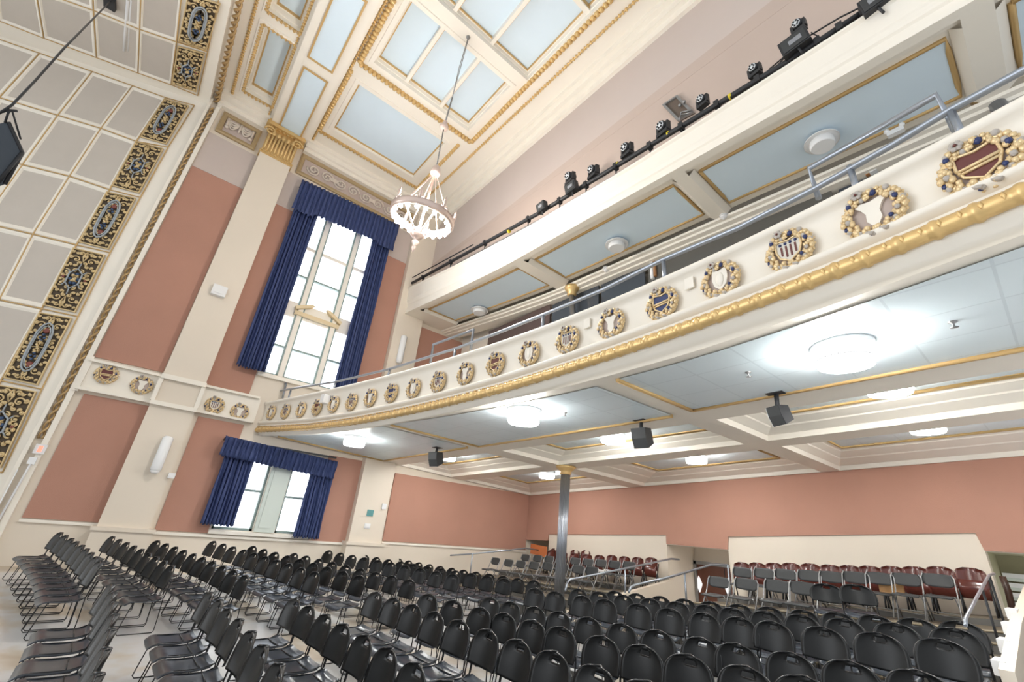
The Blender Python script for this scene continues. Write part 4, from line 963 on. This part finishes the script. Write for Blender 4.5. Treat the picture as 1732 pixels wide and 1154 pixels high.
def fbox(px, lab, w_, h_, sl):
    p = tp(*px, 5.5); t = thing('flood_light', lab, 'stage light', p, 'black flood boxes along the ledge'); d = Vector((0, -1, -.2)).normalized(); e = Vector((1, 0, sl)).normalized(); f = e.cross(d)
    b = MB(); b.obox(p, e * w_, d * .07, f * h_); b.build('box_housing', MATT, t)
    b = MB(); b.obox(p + d * .075, e * w_ * .85, d * .006, f * h_ * .8); b.build('front_face', GREY, t)
    b = MB(); b.obox(p + d * .085 + e * w_ * .1, e * w_ * .45, d * .004, f * h_ * .3); b.build('spec_label', mat('grey_label', (.25, .26, .28), .5), t)
    b = MB(); b.tube([p + f * 0, p - Vector((0, 0, h_ + .15)) + e * .05], .018, 5); b.build('bracket', MATT, t)
fbox((917, 351), 'small black flood box on the ledge, farthest toward the window wall', .13, .12, .1)
fbox((967, 318), 'black flood box with printed label under the first moving heads', .15, .12, .1)
fbox((1345, 74), 'largest black flood box, below the last moving head', .19, .13, .1)
fbox((1478, 6), 'black flood box cut off by the top edge of the picture', .14, .12, .1)
b = MB(); b.tube([tp(1300, 118), tp(1370, 60), tp(1420, 30), tp(1460, 10)], .012, 4); b.tube([tp(1372, 55), tp(1395, 68), tp(1410, 70)], .01, 4); b.tube([tp(940, 345), tp(985, 312), tp(1010, 300)], .012, 4); b.tube([tp(1330, 95), tp(1310, 115), tp(1290, 128)], .01, 4)
tag(b.build('power_cable', MATT), 'loose thin black power cables strung between the ledge lights', 'cable')

# ============================================================ SPEAKERS
def speaker(px, s, lab, yaw, side_white=False):
    c = ons(px[0], px[1], -.28); t = thing('hanging_speaker', lab, 'speaker', c, 'black speakers hung under the balcony')
    d = Vector((math.sin(yaw), -math.cos(yaw), -.35)).normalized(); e = d.cross(Vector((0, 0, 1))).normalized(); f = e.cross(d)
    b = MB(); w_, h_, dp = s * .62, s * .8, s * .55
    poly = [c - d * dp + f * h_ * .75, c + d * dp * .8 + f * h_, c + d * dp + f * 0, c + d * dp * .8 - f * h_, c - d * dp - f * h_ * .75]
    b.prism([p - e * w_ for p in poly], e * 2 * w_); b.build('cabinet', GREY if not side_white else MATT, t)
    b = MB(); b.prism([c + d * dp * .82 + f * h_ * .92 - e * w_ * .9, c + d * dp * 1.03 - e * w_ * .9, c + d * dp * .82 - f * h_ * .92 - e * w_ * .9], e * w_ * 1.8); b.build('grille_cloth', GREY, t)
    b = MB(); b.tube([c + f * h_ * .5, Vector((c.x, c.y, Zs(c.x, c.y)))], .03, 6); b.box((c.x - .1, c.y - .1, Zs(c.x, c.y) - .02), (c.x + .1, c.y + .1, Zs(c.x, c.y) + .02)); b.build('ceiling_bracket', MATT, t)
    if side_white:
        b = MB(); b.prism([p + e * (w_ + .001) for p in poly], e * .006); b.build('side_label', WHITE, t)
speaker((1319, 702), .15, 'black speaker with white side hung from the near beam', -.4, True)
speaker((1086, 740), .2, 'black speaker hung under the balcony above the iron column, middle one', .1)
speaker((737, 776), .22, 'black speaker hung under the balcony in front of a drum lamp, near window wall', .3)
# hung loudspeaker at the stage side, with its rigging cable
c = ray(10, 258) * (8.2 / ray(10, 258).length)
t = thing('line_array_speaker', 'big dark loudspeaker hanging at the left picture edge before the stage panels', 'speaker', c)
d = Vector((.15, 1, -.2)).normalized(); e = d.cross(Vector((0, 0, 1))).normalized(); f = e.cross(d)
q = [ray(*p) * (8.2 / ray(*p).length) for p in ((-30, 215), (14, 206), (38, 258), (8, 312), (-30, 325))]
BSP = mat('dark_blue_speaker', (.055, .07, .09), .5)
b = MB(); vv = ray(10, 258).normalized() * .7; b.prism(q, vv); b.build('cabinet', BSP, t)
b = MB(); m_ = [a.lerp(c, .0) for a in q]; b.tube([q[2] - vv * .02, (q[3] + q[4]) / 2 - vv * .02], .02, 5); b.tube([q[1], q[2], q[3]], .02, 5); b.build('edge_trim', MATT, t)
P2 = lambda u, v, D=8.2: ray(u, v) * (D / ray(u, v).length)
b = MB(); b.tube([P2(8, 208), P2(14, 190), P2(20, 186)], .012, 5); b.tube([P2(35, 236), P2(20, 186), P2(4, 190)], .01, 5); b.tube([P2(10, 186), P2(30, 188)], .015, 5); b.build('rigging_bracket', MATT, t)
b = MB(); top = sc_(187, 2); b.tube([P2(-5, 194), P2(20, 178), P2(60, 136, 9), P2(108, 82, 9.8), top], .013, 6)
tag(b.build('rigging_cable', MATT), 'thick dark rigging cable slanting across the stage shell panels to speaker', 'cable')
b = MB(); b.box((top.x - .16, top.y - .1, SZ - .12), (top.x + .16, top.y + .12, SZ)); tag(b.build('rigging_box', MATT), 'small black rigging box on the stage ceiling at cable end', 'box')

# ============================================================ RAILS
def oc(u, v, off=.15): return oncurve(u, v, off)
MET = mat('rail_steel', (.33, .36, .41), .3, metal=.7)
t = thing('balcony_rail', 'slim grey steel rail curving along the top of the balcony front', 'railing', (-5, 4, 2.7))
b = MB(); b.tube([oc(*p) for p in ((441, 668), (491, 658), (568, 646), (657, 625), (770, 590), (840, 564), (918, 533), (1020, 490), (1120, 440), (1250, 385), (1380, 318), (1510, 245), (1607, 186), (1732, 118), (1800, 84))], .028, 7); b.build('top_rail', MET, t)
for p, q in (((441, 668), (437, 684)), ((492, 660), (488, 675)), ((568, 646), (565, 664)), ((659, 625), (656, 640)), ((770, 590), (768, 606)), ((919, 533), (917, 552)), ((1122, 438), (1120, 462)), ((1437, 281), (1445, 312)), ((1607, 186), (1618, 222))):
    a, c = oc(*p), oc(*q); c.x, c.y = a.x, a.y; c.z = min(c.z, 2.72); b = MB(); b.tube([a, c], .026, 6); b.build('post', MET, t)
for lab, pts, posts in (('raised steel guard at the window end of the balcony rail', [(438, 684), (447, 657), (484, 649), (478, 674)], ()), ('raised steel guard on the balcony rail before the second pilaster', [(728, 614), (733, 583), (801, 558), (796, 592)], ()), ('raised steel guard on the balcony rail, near end of the room', [(1385, 336), (1368, 285), (1584, 161), (1616, 220)], ())):
    b = MB(); b.tube([oc(*p, .28) for p in pts], .028, 6); tag(b.build('guard_rail', MET), lab, 'railing', 'raised guards on the balcony rail')
def yr(u, v, y): return Vector(at(u, v, 'y', y))
def rail(lab, main, posts):
    t = thing('stair_rail', lab, 'railing', main[0]); b = MB(); b.tube(main, .024 if main[0].x < -3 else .016, 7); b.build('handrail', MET, t)
    for p in posts: b = MB(); b.tube([p, Vector((p.x, p.y, p.z - .75))], .022 if p.x < -3 else .014, 6); b.build('post', MET if p.x < -3 else MATT, t)
rail('long grey handrail along the window wall beside the folding chairs', [yr(689, 952, 8.6), yr(692, 945, 8.7), yr(799, 937, 9.3), yr(860, 931, 10.6), yr(889, 927.5, 11.3), yr(912, 931, 12.2)], [yr(799, 937, 9.3)])
rail('grey handrail of door passage, on the iron column side', [yr(956, 1000, 8.5), yr(960, 985, 8.7), yr(965, 980.6, 8.8), yr(1057, 962, 10.3), yr(1135, 945.4, 12), yr(1148.6, 946.8, 12.3)], [yr(1057, 963, 10.3)])
rail('grey handrail of door passage, crossing in front of the door', [yr(1063.6, 1002, 8.2), yr(1067, 993.6, 8.3), yr(1074, 990, 8.4), yr(1120, 979.7, 9.1), yr(1158, 969, 9.9), yr(1201.5, 956, 11.2), yr(1231, 956, 11.4)], [yr(1158, 969, 9.9), yr(1231, 956, 11.4)])
rail('steel handrail climbing the side steps by the end of red chairs', [yr(1633, 1059, 6.6), yr(1633, 1047, 6.7), yr(1650, 1015, 7.6), yr(1673, 973, 9.3), yr(1682, 971, 9.5)], [yr(1661, 995, 8.4), yr(1673, 973, 9.3)])

# ============================================================ CHAIRS
H_ = .81
def shell_grid(fn, nu, nv, th, skip=None):
    """a thin moulded sheet with two faces and a rim; fn(u,v)->point, th(point offset)"""
    b = MB(); A = [[Vector(fn(i / nu * 2 - 1, j / nv)) for i in range(nu + 1)] for j in range(nv + 1)]; B = [[p + Vector(th) for p in r] for r in A]
    b.grid(A, 0, True, skip); b.grid(B, 0, True, skip)
    k = (nu + 1) * (nv + 1)
    keep = {(j, i) for j in range(nv) for i in range(nu) if not (skip and skip(j, i))}
    for (j, i) in keep:
        for (dj, di, p, q) in ((-1, 0, (j, i), (j, i + 1)), (1, 0, (j + 1, i), (j + 1, i + 1)), (0, -1, (j, i), (j + 1, i)), (0, 1, (j, i + 1), (j + 1, i + 1))):
            if (j + dj, i + di) not in keep:
                a = p[0] * (nu + 1) + p[1]; c = q[0] * (nu + 1) + q[1]; b.f.append((a, c, c + k, a + k)); b.m.append(0); b.sm.append(True)
    return b
def stack_chair():
    t = thing('stacking_chair', 'x', 'chair', (0, 0, 0))
    def seat(u, v):
        w_ = .215 * (1 - .10 * v) * (1 if .12 < v < .88 else (1 - .10 * (1 - v / .12) ** 2 if v <= .12 else 1 - .14 * ((v - .88) / .12) ** 2))
        y = -.22 + .41 * v; z = .39 + .012 * u * u - .018 * math.sin(PI * v)
        if v < .22: z -= .05 * ((.22 - v) / .22) ** 2; 
        if v > .85: z += .02 * ((v - .85) / .15) ** 2
        return (w_ * u, y, z)
    shell_grid(seat, 8, 10, (0, 0, -.014)).build('seat', SEATM, t)
    def back(u, v):
        z = .515 + .292 * v; hw = .225 * (max(0, 1 - max(0, (v - .3) / .705) ** 2.9)) ** .5 if v > .3 else .225 - .01 * ((.3 - v) / .3) ** 2
        y = .19 + .055 * v - .05 * u * u * (1 - .3 * v)
        z0 = z - .018 * (1 - u * u) * (1 - v)
        return (hw * u, y, z0)
    def hole(j, i): return j in (12, 13) and 5 <= i <= 8
    b = shell_grid(back, 14, 16, (0, .012, 0), hole)
    b.tube([Vector(back(-1, k / 24)) + Vector((0, .006, 0)) for k in range(3, 24)] + [Vector(back(u / 7, 1)) + Vector((0, .006, 0)) for u in range(-7, 8)] + [Vector(back(1, k / 24)) + Vector((0, .006, 0)) for k in range(23, 2, -1)], .0065, 5, 1)
    b.build('backrest', [BLACK, RIM], t)
    for s in (-1, 1):
        b = MB(); x = s * .205; r = .0062
        pts = [(x * .93, .225, .66), (x * 1.02, .2, .52), (x * 1.02, .185, .42), (x * 1.04, .2, .2), (x * 1.05, .205, .03), (x * 1.05, .19, .008), (x * 1.05, -.19, .008), (x * 1.05, -.21, .03), (x * 1.0, -.14, .37), (x * .9, -.12, .385)]
        b.tube(pts, r, 5); b.tube([(x * .96, .225, .62), (x * .98, .19, .42), (x * .9, .1, .385), (x * .9, -.12, .385)], r, 5); b.build('sled_leg', ROD, t)
    b = MB(); b.tube([(-.19, -.13, .375), (0, -.1, .33), (.19, -.13, .375)], .006, 5); b.tube([(-.19, .08, .383), (.19, .08, .383)], .006, 5); b.build('cross_brace', ROD, t)
    return t
proto = stack_chair()
DATA = [('A','L',8,-12.13,-0.90,-1.561,17),('A','L',7,-11.65,-0.79,-1.575,16),('A','L',6,-11.17,-0.68,-1.587,15),('A','L',5,-10.70,-0.58,-1.598,14),('A','L',4,-10.22,-0.48,-1.609,13),('A','L',3,-9.74,-0.40,-1.618,12),('A','L',2,-9.27,-0.32,-1.627,10),('A','L',1,-8.79,-0.25,-1.634,9),('A','L',0,-8.32,-0.19,-1.641,8),('A','R',0,-6.49,-0.03,-1.658,4),('A','R',1,-5.96,-0.01,-1.660,3),('A','R',2,-5.44,0.00,-1.661,1),('A','R',3,-4.92,0.01,-1.660,0),('A','R',4,-4.40,-0.00,-1.658,-1),('A','R',5,-3.88,-0.02,-1.654,-2),('A','R',6,-3.36,-0.04,-1.648,-4),('B','L',8,-12.62,-0.13,-1.615,17),('B','L',7,-12.13,-0.01,-1.628,16),('B','L',6,-11.63,0.11,-1.642,15),('B','L',5,-11.14,0.22,-1.655,14),('B','L',4,-10.64,0.32,-1.667,13),('B','L',3,-10.15,0.41,-1.678,12),('B','L',2,-9.65,0.50,-1.689,11),('B','L',1,-9.16,0.58,-1.699,10),('B','L',0,-8.67,0.65,-1.707,9),('B','R',0,-6.44,0.87,-1.736,4),('B','R',1,-5.97,0.90,-1.739,3),('B','R',2,-5.49,0.91,-1.742,2),('B','R',3,-5.02,0.92,-1.743,1),('B','R',4,-4.54,0.93,-1.744,0),('B','R',5,-4.07,0.92,-1.743,-1),('B','R',6,-3.59,0.91,-1.740,-2),('B','R',7,-3.12,0.89,-1.736,-3),('C','L',9,-12.35,0.62,-1.634,17),('C','L',8,-11.87,0.75,-1.648,16),('C','L',7,-11.38,0.87,-1.662,15),('C','L',6,-10.89,0.98,-1.676,14),('C','L',5,-10.41,1.09,-1.690,13),('C','L',4,-9.93,1.19,-1.702,12),('C','L',3,-9.44,1.28,-1.713,11),('C','L',2,-8.96,1.37,-1.724,10),('C','L',1,-8.47,1.45,-1.734,10),('C','L',0,-7.99,1.52,-1.743,8),('C','R',0,-6.15,1.73,-1.768,5),('C','R',1,-5.69,1.76,-1.772,4),('C','R',2,-5.24,1.79,-1.775,3),('C','R',3,-4.78,1.81,-1.777,2),('C','R',4,-4.32,1.83,-1.777,1),('C','R',5,-3.86,1.84,-1.775,0),('C','R',6,-3.41,1.84,-1.771,-1),('C','R',7,-2.95,1.83,-1.764,-2),('D','L',9,-12.43,1.64,-1.594,16),('D','L',8,-11.95,1.77,-1.605,16),('D','L',7,-11.47,1.89,-1.620,15),('D','L',6,-10.99,2.01,-1.633,14),('D','L',5,-10.51,2.12,-1.645,13),('D','L',4,-10.03,2.22,-1.657,12),('D','L',3,-9.54,2.31,-1.668,11),('D','L',2,-9.06,2.40,-1.677,10),('D','L',1,-8.58,2.48,-1.686,9),('D','L',0,-8.10,2.56,-1.694,8),('D','R',0,-6.21,2.78,-1.714,4),('D','R',1,-5.76,2.82,-1.716,4),('D','R',2,-5.30,2.85,-1.716,3),('D','R',3,-4.84,2.87,-1.714,2),('D','R',4,-4.38,2.89,-1.711,1),('D','R',5,-3.92,2.90,-1.705,-0),('D','R',6,-3.46,2.90,-1.697,-1),('D','R',7,-3.01,2.89,-1.685,-2),('D','R',8,-2.55,2.87,-1.669,-3),('D','R',9,-2.10,2.84,-1.648,-4),('E','L',8,-12.12,2.41,-1.635,15),('E','L',7,-11.61,2.53,-1.649,14),('E','L',6,-11.10,2.65,-1.663,14),('E','L',5,-10.59,2.77,-1.677,13),('E','L',4,-10.09,2.89,-1.689,12),('E','L',3,-9.58,3.00,-1.701,12),('E','L',2,-9.07,3.10,-1.712,11),('E','L',1,-8.56,3.21,-1.722,11),('E','L',0,-8.05,3.31,-1.730,10),('E','R',0,-6.22,3.62,-1.748,8),('E','R',1,-5.69,3.70,-1.749,7),('E','R',2,-5.17,3.77,-1.747,7),('E','R',3,-4.75,3.83,-1.743,6),('E','R',4,-4.30,3.88,-1.736,6),('E','R',5,-3.88,3.92,-1.727,5),('E','R',6,-3.35,3.97,-1.711,5),('E','R',7,-2.90,4.00,-1.693,4),('E','R',8,-2.45,4.03,-1.670,4),('E','R',9,-1.98,4.05,-1.642,3),('E','R',10,-1.55,4.06,-1.605,2),('E','R',11,-1.13,4.08,-1.565,2),('F','L',8,-12.38,3.42,-1.763,15),('F','L',7,-11.87,3.56,-1.772,15),('F','L',6,-11.35,3.70,-1.781,14),('F','L',5,-10.83,3.83,-1.789,13),('F','L',4,-10.31,3.95,-1.795,12),('F','L',3,-9.79,4.07,-1.801,12),('F','L',2,-9.27,4.18,-1.805,11),('F','L',1,-8.75,4.28,-1.807,10),('F','L',0,-8.23,4.38,-1.808,9),('F','R',0,-6.16,4.71,-1.794,6),('F','R',1,-5.73,4.76,-1.786,6),('F','R',2,-5.26,4.82,-1.776,5),('F','R',3,-4.82,4.86,-1.763,4),('F','R',4,-4.33,4.90,-1.746,4),('F','R',5,-3.83,4.93,-1.725,3),('F','R',6,-3.35,4.95,-1.702,2),('F','R',7,-2.85,4.96,-1.672,2),('F','R',8,-2.46,4.96,-1.647,1),('F','R',9,-1.98,4.95,-1.610,0),('F','R',10,-1.51,4.94,-1.569,-0),('F','R',11,-1.07,4.93,-1.526,-1),('G','L',9,-13.21,4.54,-1.727,15),('G','L',8,-12.71,4.68,-1.733,14),('G','L',7,-12.20,4.81,-1.738,13),('G','L',6,-11.68,4.93,-1.742,13),('G','L',5,-11.17,5.06,-1.745,12),('G','L',4,-10.66,5.17,-1.747,11),('G','L',3,-10.14,5.28,-1.747,11),('G','L',2,-9.63,5.39,-1.746,10),('G','L',1,-9.11,5.49,-1.743,9),('G','L',0,-8.59,5.58,-1.739,8),('G','R',0,-6.39,5.89,-1.699,6),('G','R',1,-5.95,5.94,-1.687,5),('G','R',2,-5.40,5.99,-1.668,4),('G','R',3,-4.95,6.02,-1.650,4),('G','R',4,-4.37,6.05,-1.624,3),('G','R',5,-3.87,6.06,-1.598,2),('G','R',6,-3.39,6.07,-1.569,1),('G','R',7,-2.93,6.07,-1.538,1),('G','R',8,-2.55,6.06,-1.511,0),('G','R',9,-2.03,6.04,-1.469,-1),('G','R',10,-1.54,6.02,-1.425,-2),('G','R',11,-1.06,6.00,-1.378,-2),('H','L',10,-13.45,5.71,-1.819,14),('H','L',9,-12.94,5.83,-1.822,13),('H','L',8,-12.43,5.96,-1.824,12),('H','L',7,-11.91,6.08,-1.824,11),('H','L',6,-11.40,6.19,-1.820,11),('H','L',5,-10.88,6.30,-1.816,10),('H','L',4,-10.36,6.40,-1.810,9),('H','L',3,-9.85,6.49,-1.802,9),('H','L',2,-9.33,6.58,-1.793,8),('H','L',1,-8.81,6.66,-1.782,7),('H','L',0,-8.29,6.74,-1.770,7),('H','R',0,-6.32,6.94,-1.704,4),('H','R',1,-5.85,6.97,-1.684,3),('H','R',2,-5.33,7.00,-1.659,3),('H','R',3,-4.83,7.02,-1.632,2),('H','R',4,-4.33,7.02,-1.602,1),('H','R',5,-3.85,7.02,-1.571,0),('H','R',6,-3.46,7.01,-1.544,-0),('H','R',7,-3.00,7.00,-1.509,-1),('H','R',8,-2.56,6.98,-1.472,-1),('H','R',9,-2.08,6.95,-1.429,-2),('H','R',10,-1.57,6.91,-1.383,-3),('H','R',11,-1.09,6.88,-1.336,-4),('I','L',11,-13.82,6.99,-1.908,8),('I','L',10,-13.32,7.07,-1.906,8),('I','L',9,-12.83,7.14,-1.904,7),('I','L',8,-12.34,7.22,-1.901,7),('I','L',7,-11.85,7.29,-1.896,7),('I','L',6,-11.36,7.36,-1.888,6),('I','L',5,-10.86,7.42,-1.879,6),('I','L',4,-10.37,7.48,-1.868,6),('I','L',3,-9.87,7.54,-1.856,6),('I','L',2,-9.38,7.60,-1.843,5),('I','L',1,-8.88,7.66,-1.829,5),('I','L',0,-8.38,7.71,-1.813,5),('I','R',0,-6.19,7.88,-1.722,4),('I','R',1,-5.70,7.91,-1.697,3),('I','R',2,-5.21,7.93,-1.669,3),('I','R',3,-4.73,7.95,-1.639,3),('I','R',4,-4.26,7.96,-1.607,2),('I','R',5,-3.79,7.97,-1.572,2),('I','R',6,-3.33,7.97,-1.536,2),('I','R',7,-2.87,7.98,-1.498,2),('I','R',8,-2.43,7.98,-1.457,1),('I','R',9,-2.00,7.98,-1.415,1),('I','R',10,-1.57,7.98,-1.375,1),('I','R',11,-1.16,7.98,-1.333,1)]
NAMES = dict(A='front', B='second', C='third', D='fourth', E='fifth', F='sixth', G='seventh', H='eighth', I='ninth')
first = True
for row, side, idx, x, y, z, a in DATA:
    t = proto if first else copy_tree(proto)
    first = False
    rr = ((int(abs(x) * 37 + idx * 13)) % 7 - 3) * .6
    t.location = (x, y, z); t.rotation_euler = (0, 0, math.radians(a + rr))
    block = 'block by the window wall' if side == 'L' else 'block on the door side'
    t['label'] = 'black plastic stacking chair, %s from aisle, %s row of the %s' % (ORD[idx], NAMES[row], block)
    t['group'] = 'black stacking chairs, %s row of the %s' % (NAMES[row], block)
for i, (x, y, z) in enumerate(((-2.77, 9.017, -1.15), (-2.352, 9.004, -1.103))):
    t = copy_tree(proto); t.location = (x, y, T3(x)); t['label'] = ['black stacking chair on the tier next to the last grey folding chair', 'black stacking chair on the tier, second beyond the grey folding chairs'][i]; t['group'] = 'black chairs up on the first tier'; t.scale = (1.04, 1.04, (z + H_ - T3(x)) / H_)
# folding chairs
def folding():
    t = thing('folding_chair', 'x', 'folding chair', (0, 0, 0))
    def back(u, v):
        hw = .205 * (1 - .12 * max(0, (v - .6) / .4) ** 2 - .25 * max(0, (.3 - v) / .3) ** 2); return (hw * u, .16 + .05 * v - .02 * (1 - u * u) * -1, .53 + .185 * v + .012 * (1 - u * u) * (v - .5) * 2)
    shell_grid(back, 8, 6, (0, .014, 0)).build('backrest', GREY, t)
    def seat(u, v): return (.19 * u * (1 - .08 * (1 - v)), -.2 + .38 * v, .405 - .012 * math.sin(PI * v) + (-.02 * ((.15 - v) / .15) if v < .15 else 0))
    shell_grid(seat, 6, 6, (0, 0, -.02)).build('seat', GREY, t)
    for s in (-1, 1):
        b = MB(); x = s * .21; b.tube([(x * .86, .2, .725), (x, .19, .66), (x, .1, .45), (x * 1.04, -.2, .01)], .011, 6); b.build('front_leg', GREYM, t)
        b = MB(); b.tube([(x * .9, -.05, .40), (x * .93, .27, .01)], .0105, 6); b.build('rear_leg', GREYM, t)
    b = MB(); b.tube([(-.2, -.1, .16), (.2, -.1, .16)], .008, 5); b.tube([(-.18, .2, .1), (.18, .2, .1)], .008, 5); b.build('stretcher', GREYM, t)
    return t
fp_ = folding(); used = [False]
def put(proto_, flag, x, y, z0, ztop, h, label, group, a=0):
    t = copy_tree(proto_) if flag[0] else proto_
    flag[0] = True; t.location = (x, y, z0); t.scale = (1, 1, max(.85, min(1.15, (ztop - z0) / h))); t.rotation_euler = (0, 0, a)
    t['label'] = label; t['group'] = group
PLC = {"fold1R":[[-4.658,9.079,-1.183],[-4.134,9.064,-1.145],[-3.593,9.046,-1.102],[-3.184,9.032,-1.081]],"blackT":[[-2.77,9.017,-1.15],[-2.352,9.004,-1.103]],"fold1L":[[-11.887,9.304,-1.526],[-11.261,9.317,-1.514],[-10.712,9.328,-1.492],[-10.15,9.339,-1.467],[-9.607,9.348,-1.427],[-9.05,9.356,-1.406],[-8.507,9.362,-1.378],[-8.054,9.364,-1.362]],"fold2R":[[-5.004,10.887,-1.012],[-4.537,10.872,-0.982],[-4.103,10.856,-0.953],[-3.657,10.84,-0.921],[-3.263,10.826,-0.898],[-2.863,10.812,-0.858],[-2.495,10.801,-0.827],[-2.112,10.791,-0.796],[-1.69,10.783,-0.756]],"fold2L":[[-12.271,10.902,-1.407],[-11.689,10.913,-1.372],[-11.146,10.922,-1.348],[-10.636,10.93,-1.335],[-10.031,10.937,-1.294],[-9.529,10.941,-1.274],[-9.047,10.944,-1.244],[-8.565,10.944,-1.231],[-8.074,10.943,-1.203]],"redR":[[-5.427,11.899,-0.961],[-5.061,11.887,-0.931],[-4.672,11.873,-0.898],[-4.314,11.86,-0.862],[-3.917,11.846,-0.834],[-3.533,11.831,-0.817],[-3.18,11.818,-0.792],[-2.836,11.807,-0.766],[-2.472,11.796,-0.733],[-2.128,11.788,-0.702],[-1.77,11.781,-0.664],[-1.368,11.778,-0.64]],"redL":[[-12.017,11.942,-1.252],[-11.471,11.95,-1.242],[-10.944,11.955,-1.251],[-10.394,11.959,-1.228],[-9.889,11.962,-1.208],[-9.407,11.964,-1.164],[-8.931,11.962,-1.153],[-8.466,11.96,-1.135],[-8.004,11.956,-1.098]],"redLL":[[-12.291,12.249,-1.196],[-11.298,12.262,-1.159],[-10.82,12.267,-1.132]]}
for i, (x, y, z) in enumerate(PLC['fold1R']): put(fp_, used, x, y, T3(x), z + .73, .73, 'grey folding chair on the lower tier past the door, %s from the passage' % ORD[i], 'folding chairs, lower tier past the door')
for i, (x, y, z) in enumerate(PLC['fold1L']): put(fp_, used, x, y, T3(x), z + .73, .73, 'grey folding chair on the lower tier behind the column, %s from window wall' % ORD[i], 'folding chairs, lower tier behind the column')
for i, (x, y, z) in enumerate(PLC['fold2R']): put(fp_, used, x, y, T4(x), z + .73, .73, 'grey folding chair on the upper tier past the door, %s from the passage' % ORD[i], 'folding chairs, upper tier past the door')
for i, (x, y, z) in enumerate(PLC['fold2L']): put(fp_, used, x, y, T4(x), z + .73, .73, 'grey folding chair on the upper tier behind the column, %s from window wall' % ORD[i], 'folding chairs, upper tier behind the column')
# old red wooden chairs against the back wall
def redchair():
    t = thing('wooden_chair', 'x', 'wooden chair', (0, 0, 0))
    def back(u, v):
        hw = .2 * (max(.05, 1 - max(0, (v - .72) / .3) ** 2.6)) ** .5; return (hw * u, .16 + .05 * v - .07 * u * u, .43 + .33 * v)
    shell_grid(back, 12, 10, (0, .014, 0)).build('backrest', WOODR, t)
    def seat(u, v): return (.19 * u, .1 - .06 * math.sin(v * PI) - .02 * v + .02 * u * u, .26 + .30 * v)
    shell_grid(seat, 8, 8, (0, -.016, 0)).build('folded_seat', WOODR, t)
    for s in (-1, 1): b = MB(); x = s * .2; b.tube([(x, .17, .62), (x, .12, .4), (x, .02, .2), (x, -.05, .0)], .016, 5); b.tube([(x, .1, .36), (x, .2, .0)], .014, 5); b.build('iron_leg', ROD, t)
    return t
rc = redchair(); ur = [False]
for i, (x, y, z) in enumerate(PLC['redR']): put(rc, ur, x, y, T5(x), z + .76, .76, 'varnished red wooden chair at the back wall past the door, %s from passage' % ORD[i], 'red wooden chairs past the door')
for i, (x, y, z) in enumerate(PLC['redL']): put(rc, ur, x, y, T5(x), z + .76, .76, 'varnished red wooden chair at the back wall behind column, %s from window wall' % ORD[i], 'red wooden chairs behind the column')
for i, (x, y, z) in enumerate(PLC['redLL']): put(rc, ur, x, y + .1, T5(x), z + .76, .76, 'red wooden chair in the hindmost row in the far corner, %s from window wall' % ORD[i], 'red wooden chairs in the far corner')
# odds and ends on the chairs
c = yr(911, 931, 12.15); b = MB(); b.obox(c, (.42, 0, -.02), (0, .02, 0), (0, 0, .17)); tag(b.build('orange_board', WOODO), 'bright orange wooden board leaning in the far corner behind folding chairs', 'panel')
for px, w_, lab in (((1494, 992), .07, 'tan pouch slung between two folding chairs, smaller one'), ((1512, 993), .13, 'tan bag hanging behind a folding chair on upper tier')):
    c = yr(*px, 11.15); b = MB(); pts = [(-w_, -.11), (-w_, .09), (-w_ * .8, .12), (w_ * .8, .12), (w_, .09), (w_, -.08), (w_ * .8, -.12), (-w_ * .8, -.12)]; b.prism([c + Vector((x, 0, z)) for x, z in pts], (0, .06, 0)); tag(b.build('tan_bag', TAN), lab, 'bag')
for px, lab in (((1012, 966), 'white leaflet lying on red chair seat behind folding chairs'), ((1026, 966), 'second white leaflet lying on a red chair seat')):
    c = yr(*px, 11.3); b = MB(); b.obox(c, (.14, 0, 0), (0, .1, .03), (0, -.002, .006)); tag(b.build('paper_leaflet', PAPER), lab, 'paper')

# ============================================================ lift everything to floor coordinates
for o in col.objects:
    if o.parent is None and o.type in ('MESH', 'EMPTY'): o.location.z += EYE
    if '_org' in o: del o['_org']
